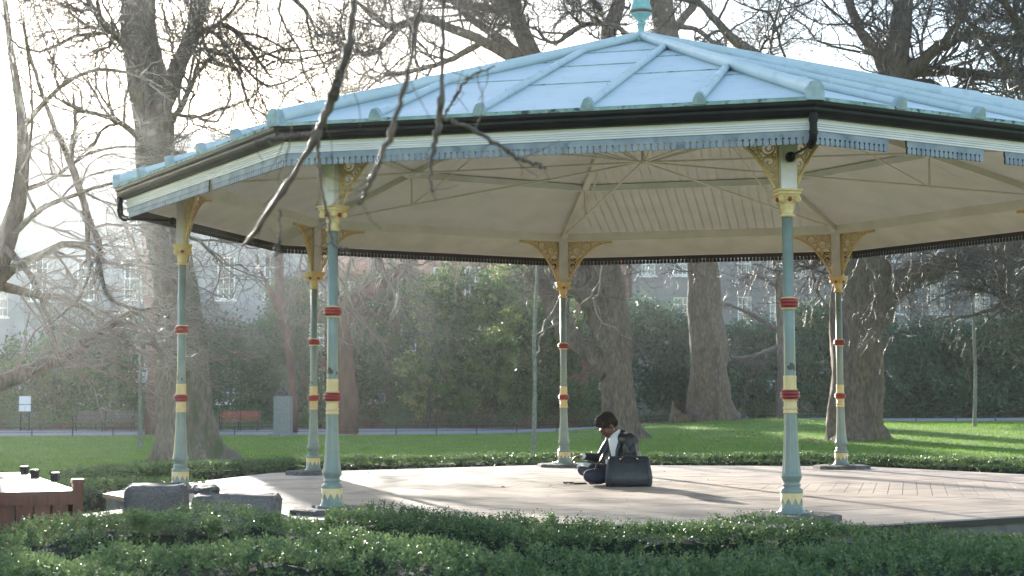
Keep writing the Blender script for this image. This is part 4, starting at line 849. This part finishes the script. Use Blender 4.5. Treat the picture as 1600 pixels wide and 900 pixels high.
# ---------------------------------------------------------------- buildings across the street
def building(name, label, x0, x1, y, height, m, floors, bays, ww, wm='trimwhite', roof='flat', cornice=None, group='terraced buildings across the street', depth=12, chimneys=0):
    """floors: list of (sill z, window height)"""
    t = thing(name, label, 'building', ((x0+x1)/2, y, 0), group); W = x1-x0; cxs = [x0+W*(i+.5)/bays for i in range(bays)]
    xs = sorted({x0, x1, *[round(c-ww/2, 4) for c in cxs], *[round(c+ww/2, 4) for c in cxs]}); zs = sorted({0., height, *[f[0] for f in floors], *[f[0]+f[1] for f in floors]})
    b = MB()
    def isw(xa, za):
        return any(abs(xa-(c-ww/2)) < .01 for c in cxs) and any(abs(za-f[0]) < .01 for f in floors)
    for xa, xb in zip(xs[:-1], xs[1:]):
        for za, zb in zip(zs[:-1], zs[1:]):
            if not isw(xa, za): b.add([[xa, y, za], [xb, y, za], [xb, y, zb], [xa, y, zb]], [[0, 1, 2, 3]])
            else:
                e = .22; b.add([[xa, y, za], [xb, y, za], [xb, y, zb], [xa, y, zb], [xa, y+e, za], [xb, y+e, za], [xb, y+e, zb], [xa, y+e, zb]], [[0, 4, 5, 1], [1, 5, 6, 2], [2, 6, 7, 3], [3, 7, 4, 0]])
    b.add([[x0, y, 0], [x1, y, 0], [x1, y, height], [x0, y, height], [x0, y+depth, 0], [x1, y+depth, 0], [x1, y+depth, height], [x0, y+depth, height]], [[0, 3, 7, 4], [1, 5, 6, 2], [4, 7, 6, 5], [3, 2, 6, 7]])
    part('wall', b, m, t)
    for c in cxs:
        for (z, h) in floors:
            f = MB(); yy = y+.15
            f.box((c-ww/2+.05, yy, z+h/2), (.10, .10, h)); f.box((c+ww/2-.05, yy, z+h/2), (.10, .10, h)); f.box((c, yy, z+h-.05), (ww-.2, .10, .10)); f.box((c, yy, z+.05), (ww-.2, .10, .10)); f.box((c, yy-.01, z+h/2), (ww-.2, .09, .09))
            for q in (-1, 1): f.box((c+q*ww/6, yy+.005, z+h/2), (.045, .06, h-.2))
            for q in (.25, .75): f.box((c, yy+.007, z+h*q), (ww-.2, .05, .045))
            f.box((c, y-.04, z-.07), (ww+.3, .2, .12))
            wn = part('window', f, M[wm], t); part('pane', MB().box((c, y+.20, z+h/2), (ww-.1, .01, h-.1)), M['glass'], wn)
    cz = cornice if cornice is not None else [height-.5]
    for i, z in enumerate(cz): part('cornice', MB().box(((x0+x1)/2, y-.12, z), (W-.01, .30, .35)).box(((x0+x1)/2, y-.2, z+.23), (W-.02, .45, .10)), m, t)
    if roof == 'pitch':
        r = MB(); z = height; rh = 2.6; r.add([[x0, y+.4, z+.01], [x1, y+.4, z+.01], [x1, y+depth, z+.01], [x0, y+depth, z+.01], [x0+.5, y+depth/2, z+rh], [x1-.5, y+depth/2, z+rh]], [[0, 1, 5, 4], [2, 3, 4, 5], [1, 2, 5], [3, 0, 4]]); ro = part('roof', r, M['slate'], t)
        for i in range(chimneys):
            cx = x0+W*(i+.5)/chimneys; ch = MB().box((cx, y+depth/2, z+rh-.2), (2.2, .9, 3.4)); 
            for j in range(5): ch.lathe([(z+rh+1.5, .13), (z+rh+2.1, .11)], 8, (cx-.8+j*.4, y+depth/2, 0))
            part('chimney', ch, M['brick'], ro)
    return t
BY = 94.0
bxp = lambda px: PX(px, 500, BY-CAM[1])[0]
building('stone_building', 'tall pale blue-grey stone building with sash windows and cornice, behind the left trees', bxp(22), bxp(462), BY, 20.2, M['stone'], [(1.2, 3.0), (8.45, 3.0), (13.6, 2.5)], 6, 1.25, cornice=[7.7, 18.9], roof='flat')
building('brick_house', 'narrow red brick house with white sash windows, above the variegated hollies', bxp(664), bxp(762), BY+1.5, 12.2, M['brick'], [(1.2, 2.4), (5.2, 2.4), (8.7, 2.1)], 2, 1.15, roof='flat')
building('brick_house', 'low red brick building directly right of the pale stone building', bxp(466), bxp(660), BY+1.5, 10.6, M['brick'], [(1.2, 2.4), (4.8, 2.0), (8.2, 1.6)], 4, 1.1, roof='flat')
building('brick_house', 'brick house behind the gnarled tree, partly hidden by evergreens', bxp(766), bxp(985), BY+1.0, 12.6, M['brick'], [(1.2, 2.6), (5.4, 2.4), (9.3, 2.2)], 3, 1.1, roof='pitch', chimneys=1)
building('grey_house', 'grey rendered building with two rows of small sash windows, behind the mound tree', bxp(989), bxp(1290), BY, 14.2, M['greystone'], [(1.4, 2.4), (6.3, 2.2), (10.0, 1.6)], 6, 1.0, roof='pitch', chimneys=1)
building('grey_house', 'grey-brown building with widely spaced white windows, behind the heavy right limb', bxp(1294), bxp(1720), BY+.8, 14.6, M['greystone'], [(1.4, 2.6), (7.3, 2.2), (11.0, 1.8)], 6, 1.1, roof='pitch', chimneys=2)
building('stone_building', 'paler lower building at the extreme left edge, behind the drooping tree', bxp(-330), bxp(18), BY+2, 15.5, M['stone'], [(1.2, 3.0), (7.4, 2.6), (11.4, 2.0)], 5, 1.2, roof='flat')
bxq = lambda px: PX(px, 500, 128-CAM[1])[0]
building('brick_house', 'farther brick building showing above the low brick one, just under the fringe', bxq(455), bxq(716), 128.0, 15.6, M['brick'], [(1.2, 2.6), (5.6, 2.6), (10.6, 2.2)], 7, 1.2, roof='flat')

# ---------------------------------------------------------------- benches, sign, pedestal, low fences
def bench(label, px, py, wd, d, m):
    c = PX(px, py, d); g = float(H(c[0], c[1]))+.02; x, y = c[0], c[1]; t = thing('park_bench', label, 'bench', (x, y, g), 'benches along the path')
    s = MB(); 
    for i in range(4): s.box((x, y-.20+i*.13, g+.44), (wd, .105, .035))
    part('seat', s, M[m], t); bk = MB()
    for i in range(3): bk.box((x, y+.27+i*.035, g+.57+i*.135), (wd, .03, .10))
    part('backrest', bk, M[m], t)
    for q in (-.46, 0, .46):
        X = x+q*wd; l = MB().tube([(X, y-.24, g), (X, y-.20, g+.25), (X, y-.22, g+.42)], .026, 6).tube([(X, y+.36, g), (X, y+.22, g+.25), (X, y+.24, g+.45), (X, y+.36, g+.92)], .026, 6).box((X, y, g+.41), (.04, .50, .03))
        part('leg', l, M['metalblack'], t)
    for q in (-.47, .47): part('armrest', MB().tube([(x+q*wd, y-.24, g+.44), (x+q*wd, y-.25, g+.66), (x+q*wd, y+.30, g+.68)], .022, 6), M['metalblack'], t)
bench('long dark weathered park bench at the far left by the path', 162, 660, 2.9, 72.5, 'benchdark')
bench('short red-orange park bench left of the grey pedestal', 374, 655, 1.85, 73, 'benchred')
p = PX(39, 640, 74); g = float(H(p[0], p[1]))
t = thing('notice_board', 'small white notice board of three panels, far left among the shrubs', 'sign', (p[0], p[1], g))
z1 = PX(39, 619, 74)[2]; z0 = PX(39, 643, 74)[2]; zm = z0+(z1-z0)*.44
part('board', MB().box((p[0], p[1]-.02, (z1+zm)/2+.012), (.54, .03, z1-zm-.02)), M['sign'], t)
part('board', MB().box((p[0]-.14, p[1]-.02, (z0+zm)/2), (.26, .03, zm-z0-.02)), M['sign'], t); part('board', MB().box((p[0]+.14, p[1]-.02, (z0+zm)/2), (.26, .03, zm-z0-.02)), M['sign'], t)
for q in (-.2, .2): part('post', MB().box((p[0]+q, p[1]+.03, (g+z1)/2), (.05, .05, z1-g)), M['metalblack'], t)
# bust on a pedestal
dp = 60.5; p = PX(442, 680, dp); g = float(H(p[0], p[1])); x, y = p[0], p[1]; zt = PX(442, 619, dp)[2]
t = thing('pedestal', 'square pale granite pedestal by the path, carrying a dark bust', 'pedestal', (x, y, g), None)
part('plinth', MB().box((x, y, g+.06), (.95, .95, .14)), M['pedestal'], t)
part('shaft', MB().box((x, y, (g+.12+zt)/2), (.66, .66, zt-g-.12), taper=.96), M['pedestal'], t)
bu = MB(); bu.ell((x, y, zt+.13), (.20, .13, .12)).ell((x, y, zt+.22), (.10, .09, .10)).cap((x, y, zt+.15), (x, y, zt+.32), .065, .055).ell((x, y-.01, zt+.40), (.085, .105, .125)).ell((x, y-.11, zt+.39), (.018, .03, .03)).ell((x, y-.08, zt+.33), (.05, .05, .05)).box((x, y, zt+.03), (.26, .24, .06))
for s in (-1, 1): bu.ell((x+s*.085, y, zt+.39), (.014, .025, .035))
o = part('bust', baked(bu, .012, 3), M['bronze'], None, True, (x, y, zt)); tag(o, 'dark bronze head-and-shoulders bust on top of the grey pedestal', 'bust')
def lowfence(label, f, x0, x1, sp, hh_=.34):
    xs = np.arange(x0, x1, sp); ys = f(xs); t = thing('low_rail_fence', label, 'fence', ((x0+x1)/2, float(f(np.array([(x0+x1)/2]))[0]), 0), 'low rails along the path')
    for z in (hh_-.02, hh_*.5): part('rail', MB().tube([(a, b_, float(H(a, b_))+z) for a, b_ in zip(xs, ys)], .008, 5), M['metalblack'], t)
    for a, b_ in zip(xs, ys): part('post', MB().box((a, b_, float(H(a, b_))+hh_/2), (.035, .035, hh_)), M['metalblack'], t)
lowfence('low black rail along the near edge of the path', lambda xs: PN(xs)-.3, -30, 30, 1.6)
lowfence('low black rail along the planting bed, on the far side of the path', lambda xs: PF(xs)+.35, -34, 34, 2.6, .34)

# ---------------------------------------------------------------- seated reader, handbag, papers
SX, SY = PX(950, 758, 16.5)[0], PX(950, 758, 16.5)[1]
def W3(a): return np.array([SX+a[0], SY+a[1], ZD+a[2]])
class PB(MB):
    def c_(s, a, b, ra, rb): return s.cap(W3(a), W3(b), ra, rb)
    def e_(s, c, r, rot=None): return s.ell(W3(c), r, rot)
per = thing('person', 'person reading cross-legged on the deck, black leather jacket, white shirt, short dark hair', 'person', tuple(W3((.12, 0, 0))))
def roty(a): c, s = math.cos(a), math.sin(a); return np.array([[c, 0, s], [0, 1, 0], [-s, 0, c]])
def rotz(a): c, s = math.cos(a), math.sin(a); return np.array([[c, -s, 0], [s, c, 0], [0, 0, 1]])
HR = rotz(R_(24))@roty(R_(-38))      # face: -x, bowed, turned a little to the viewer
HC = np.array([-.005, -.02, .615])
def hp(v): return HC+HR@np.array(v)
body = PB()
body.e_(HC+HR@np.array([.018, 0, .03]), (.093, .074, .090), HR)      # cranium
body.e_(hp((-.028, 0, -.040)), (.064, .058, .072), HR)                 # face
body.e_(hp((-.055, 0, -.095)), (.030, .030, .022), HR)                 # chin
body.e_(hp((-.010, 0, -.075)), (.055, .052, .035), HR)                 # jaw
body.e_(hp((-.094, 0, -.033)), (.016, .014, .018), HR); body.e_(hp((-.090, 0, -.015)), (.010, .009, .026), HR)   # nose
body.e_(hp((-.080, 0, .008)), (.018, .045, .010), HR)                  # brow
body.e_(hp((-.083, 0, -.064)), (.012, .022, .007), HR); body.e_(hp((-.081, 0, -.075)), (.012, .019, .007), HR)  # lips
for s in (-1, 1):
    body.e_(hp((.008, s*.074, -.015)), (.022, .010, .032), HR); body.e_(hp((-.062, s*.034, -.032)), (.022, .020, .020), HR)
body.c_(hp((.03, 0, -.05)), (.125, .0, .485), .048, .046)
TN = rotz(R_(28))
def tp(v): return TN@np.array(v)+np.array([.165, 0, 0])
sh_n = tp((-.03, -.165, .475)); sh_f = tp((-.03, .165, .475))
body.c_((.17, 0, .13), (.18, 0, .28), .13, .115); body.c_((.18, 0, .28), (.155, 0, .40), .105, .085); body.c_(sh_n*.75+sh_f*.25, sh_f*.75+sh_n*.25, .05, .05)
el_n = np.array([.255, -.23, .235]); hd_n = np.array([-.02, -.24, .25]); el_f = np.array([-.07, .12, .27]); hd_f = np.array([-.26, .0, .30])
for s_, e_, h_ in ((sh_n, el_n, hd_n), (sh_f, el_f, hd_f)): body.c_(s_, e_, .045, .038); body.c_(e_, h_, .036, .024)
def hand(mb, w_, dirv, side, curl):
    d = np.array(dirv, float); d /= np.linalg.norm(d); u = np.array([0, 0, 1.]); u -= d*u.dot(d); u /= np.linalg.norm(u); sd_ = np.cross(d, u)*side
    pc_ = w_+d*.045; mb.e_(pc_, (.045, .034, .014), np.stack([d, sd_, u], 1))
    for i, (o_, L_) in enumerate(((-.026, .058), (-.009, .068), (.009, .064), (.025, .050))):
        a = w_+d*.075+sd_*o_; b1 = a+(d*.9-u*curl*.4)*L_*.5; b2 = b1+(d*.5-u*curl)*L_*.45; b3 = b2+(d*.1-u*curl)*L_*.3; mb.c_(a, b1, .0085, .008); mb.c_(b1, b2, .008, .0075); mb.c_(b2, b3, .0075, .0065)
    a = w_+d*.02-sd_*.030; b1 = a+(d*.6-sd_*.7-u*.2)*.03; b2 = b1+(d*.9-sd_*.1-u*.4)*.028; mb.c_(a, b1, .012, .0095); mb.c_(b1, b2, .0095, .0075)
hand(body, hd_f, (-1, -.15, -.12), 1, .8); hand(body, hd_n, (-1, .3, -.1), -1, .6)
# legs, crossed
hip_n = (.15, -.10, .11); hip_f = (.15, .12, .11); kn_n = (-.20, -.25, .105); kn_f = (-.24, .22, .15); an_n = (.02, .06, .06); an_f = (-.10, -.12, .055)
for h_, k_, a_ in ((hip_n, kn_n, an_n), (hip_f, kn_f, an_f)): body.c_(h_, k_, .085, .055); body.c_(k_, a_, .052, .034)
part('body', baked(body, .0055, 3), M['skin'], per, True)
hair = PB(); hair.e_(hp((.026, 0, .046)), (.101, .087, .092), HR); hair.e_(hp((-.025, 0, .078)), (.075, .072, .05), HR); hair.e_(hp((.062, 0, -.008)), (.062, .073, .062), HR); hair.e_(hp((.0, 0, .10)), (.085, .07, .04), HR)
hm = baked(hair, .007, 2); V = hm.v[0]; V += np.random.default_rng(1).normal(size=V.shape)*.0035; part('hair', hm, M['hair'], per, True)
for s in (-1, 1): part('eye', PB().e_(hp((-.079, s*.034, -.026)), (.008, .014, .004), HR), M['hair'], per, True)
part('earring', PB().e_(hp((.008, -.086, -.05)), (.007, .007, .007)), M['gold'], per, True)
# shirt front
shb = PB(); shb.c_((.15, 0, .15), (.155, 0, .28), .132, .122); shb.c_((.155, 0, .28), (.105, 0, .46), .124, .098); shb.c_((.11, 0, .46), (.105, 0, .515), .075, .064); shb.c_(sh_n*.9+sh_f*.1, sh_f*.9+sh_n*.1, .062, .062)
part('shirt', baked(shb, .009, 4), M['shirt'], per, True)
# jacket: open at the front, so it is cut back along the facing side
jk = PB(); jk.c_((.185, 0, .10), (.205, 0, .27), .152, .150); jk.c_((.205, 0, .27), (.175, 0, .43), .150, .125); jk.c_(sh_n, sh_f, .074, .074); jk.c_((.175, 0, .43), (.155, 0, .50), .12, .075); jk.c_(sh_n+np.array([.02, .03, -.02]), (.22, -.10, .25), .085, .10)
for s_, e_, h_ in ((sh_n, el_n, hd_n), (sh_f, el_f, hd_f)): jk.c_(s_, e_, .066, .054); jk.c_(e_, e_*.12+h_*.88, .053, .036)
jm = baked(jk, .008, 4); V = jm.v[0]; L0 = (V-W3((0, 0, 0)))
fwd = TN@np.array([-1, 0, 0]); sdv = TN@np.array([0, 1, 0]); rel = L0-np.array([.165, 0, 0]); f_ = rel@fwd; s_ = rel@sdv
wv = .014*np.sin(L0[:, 2]*70+np.sin(L0[:, 0]*40)*2)*.35; V += (rel*np.array([1, 1, 0]))*wv[:, None]*2
op = (f_ > .035) & (np.abs(s_+.0) < .012+.075*(np.clip(L0[:, 2]-.20, 0, .3))) & (L0[:, 2] > .16) & (L0[:, 2] < .485)
keep = []
for f in jm.f:
    keep.append(f[~np.any(op[f], axis=1)])
jm.f = [k for k in keep if len(k)]
part('jacket', jm, M['leather'], per, True)
col = PB()
for s in (-1, 1): col.c_(tp((-.125, s*.055, .20)), tp((-.110, s*.062, .36)), .022, .024); col.c_(tp((-.110, s*.062, .36)), tp((-.075, s*.072, .475)), .024, .024); col.c_(tp((-.075, s*.072, .475)), tp((.0, s*.062, .535)), .024, .020)
col.c_(tp((.0, -.062, .535)), tp((.03, 0, .545)), .020, .020); col.c_(tp((.03, 0, .545)), tp((.0, .062, .535)), .020, .020); col = baked(col, .006, 3)
part('collar', col, M['leather'], per, True)
cf = PB(); cf.c_(hd_f*.9+el_f*.1, hd_f*.98+el_f*.02, .032, .031); cf.c_(hd_n*.9+el_n*.1, hd_n*.98+el_n*.02, .032, .031); part('cuff', baked(cf, .005, 2), M['shirt'], per, True)
tr = PB(); tr.c_((.15, 0, .11), (.19, 0, .14), .15, .14)
for h_, k_, a_ in ((hip_n, kn_n, an_n), (hip_f, kn_f, an_f)): tr.c_(h_, k_, .098, .070); tr.c_(k_, np.array(k_)*.12+np.array(a_)*.88, .066, .046)
tm = baked(tr, .009, 4); V = tm.v[0]; V[:, 2] = np.maximum(V[:, 2], ZD+.004); part('trousers', tm, M['jeans'], per, True)
for a_, d_ in ((an_n, (.8, .5, 0)), (an_f, (-.55, -.80, 0))):
    s = PB(); d_ = np.array(d_)/np.linalg.norm(d_); a_ = np.array(a_); s.c_(a_-d_*.03, a_+d_*.07, .046, .043); s.c_(a_+d_*.07, a_+d_*.15+np.array([0, 0, -.008]), .043, .034); sm_ = baked(s, .007, 3); V = sm_.v[0]; V[:, 2] = np.maximum(V[:, 2], ZD+.003); part('shoe', sm_, M['shoe'], per, True)
# papers and folder resting on the lap
def quadsheet(name, P, m, label, cat, th=.004, bend=.01):
    P = [W3(p) for p in P]; n = 7; b = MB(); V = []
    for i in range(n):
        for j in range(n):
            u, v = i/(n-1), j/(n-1); q = P[0]*(1-u)*(1-v)+P[1]*u*(1-v)+P[2]*u*v+P[3]*(1-u)*v; q = q+np.array([0, 0, bend*math.sin(u*PI)]); V.append(q)
    V = np.array(V); V = np.concatenate([V, V-np.array([0, 0, th])]); Fc = []
    for i in range(n-1):
        for j in range(n-1): a = i*n+j; Fc.append([a, a+n, a+n+1, a+1]); a += n*n; Fc.append([a, a+1, a+n+1, a+n])
    rim = [i*n for i in range(n)]+[(n-1)*n+j for j in range(1, n)]+[i*n+n-1 for i in range(n-2, -1, -1)]+[j for j in range(n-2, 0, -1)]
    Fc += [[rim[i], rim[(i+1) % len(rim)], rim[(i+1) % len(rim)]+n*n, rim[i]+n*n] for i in range(len(rim))]
    o = part(name, b.add(V, Fc), m, None, True, tuple(P[0])); return tag(o, label, cat)
quadsheet('paper_sheet', [(-.335, -.22, .20), (-.22, -.24, .195), (-.18, -.10, .225), (-.31, -.08, .23)], M['paper'], 'white sheet of paper lying open on the lap of the seated reader', 'paper')
quadsheet('folder', [(-.145, -.27, .185), (-.07, -.27, .315), (-.05, .0, .33), (-.13, .0, .20)], M['folder'], 'black folder held upright against the knee of the seated reader', 'folder', .008, 0)
# handbag
bg_ = np.array([.19, -.36, 0]); bag = thing('handbag', 'large dark leather handbag with two handles, standing beside the seated reader', 'handbag', tuple(W3(bg_)))
bo = MB(); ny = 11
def bagsec(z, wx, wy, n=28):
    th = np.arange(n)/n*2*PI; return np.stack([np.sign(np.cos(th))*np.abs(np.cos(th))**.35*wx, np.sign(np.sin(th))*np.abs(np.sin(th))**.5*wy, np.full(n, z)], 1)
lv = [(0.0, .215, .065), (.008, .232, .075), (.04, .240, .085), (.10, .243, .083), (.16, .235, .070), (.22, .222, .052), (.27, .210, .036), (.295, .203, .026), (.305, .195, .018)]
V = np.concatenate([bagsec(*l) for l in lv])+W3(bg_); n = 28; Fc = [[i*n+j, i*n+(j+1) % n, (i+1)*n+(j+1) % n, (i+1)*n+j] for i in range(len(lv)-1) for j in range(n)]+[list(range(n))[::-1], [(len(lv)-1)*n+j for j in range(n)]]
part('body', bo.add(V, Fc), M['bag'], bag, True)
for s in (-1, 1):
    part('handle', MB().tube([W3(bg_+np.array([.085*math.cos(t), s*(.036+.035*math.sin(t)), .24+(.085 if s < 0 else .10)*math.sin(t)*1.0])) for t in np.linspace(-.15, PI+.15, 16)], .0075, 7), M['bag'], bag, True)
    for q in (-1, 1): part('handle_ring', MB().box(W3(bg_+np.array([q*.085, s*.048, .285])), (.018, .008, .010)), M['gold'], bag)
for z_ in (.035, .255): part('seam', MB().tube([W3(bg_+np.array([x_, -(.088 if z_ < .1 else .046), z_])) for x_ in np.linspace(-.2, .2, 8)], .0035, 6), M['bag'], bag, True)
part('zip', MB().box(W3(bg_+np.array([0, 0, .307])), (.36, .010, .004)), M['metalblack'], bag)
for q in (-1, 1):
    part('side_strap', MB().tube([W3(bg_+np.array([q*.20, -.086, .01])), W3(bg_+np.array([q*.198, -.084, .10])), W3(bg_+np.array([q*.185, -.055, .22])), W3(bg_+np.array([q*.175, -.032, .29]))], .005, 6), M['bag'], bag, True)
    part('foot', MB().ell(W3(bg_+np.array([q*.17, -.05, .0])), (.010, .010, .008), nu=8, nv=5), M['gold'], bag)
# phone case and pen on the deck to the left
q = gp(906, 756.5, ZD); o = part('phone', MB().box((q[0], q[1], ZD+.008), (.14, .07, .012), rz=.1).box((q[0]-.002, q[1], ZD+.0155), (.125, .06, .002), rz=.1), M['folder'], None, False, (q[0], q[1], ZD)); tag(o, 'flat black phone lying on the deck beside the shoe of the reader', 'phone')
q = gp(888, 756.5, ZD); gl = thing('sunglasses', 'small folded black sunglasses lying on the deck, left of the phone', 'sunglasses', (q[0], q[1], ZD))
for s in (-1, 1): part('lens', MB().ell((q[0]+s*.030, q[1], ZD+.012), (.026, .020, .008), nu=12, nv=6), M['folder'], gl, True)
part('frame', MB().tube([(q[0]-.055, q[1]+.002, ZD+.02), (q[0]+.055, q[1]+.002, ZD+.02)], .004, 6).tube([(q[0]-.055, q[1], ZD+.02), (q[0]+.03, q[1]+.05, ZD+.01)], .004, 6).tube([(q[0]+.055, q[1], ZD+.02), (q[0]-.02, q[1]+.06, ZD+.01)], .004, 6), M['folder'], gl)

# ---------------------------------------------------------------- haze
if HAZE:
    hz = MB().box((0, 45, 14.0), (190, 160, 32)); hm_ = bpy.data.materials.new('haze'); hm_.use_nodes = True; N = hm_.node_tree.nodes; N.clear()
    pv = N.new('ShaderNodeVolumePrincipled'); pv.inputs['Density'].default_value = HAZE; pv.inputs['Color'].default_value = (.93, .96, 1, 1); pv.inputs['Anisotropy'].default_value = .86
    ou = N.new('ShaderNodeOutputMaterial'); hm_.node_tree.links.new(pv.outputs[0], ou.inputs['Volume']); tag(part('haze', hz, hm_), kind='stuff')
    cy.volume_step_rate = 4
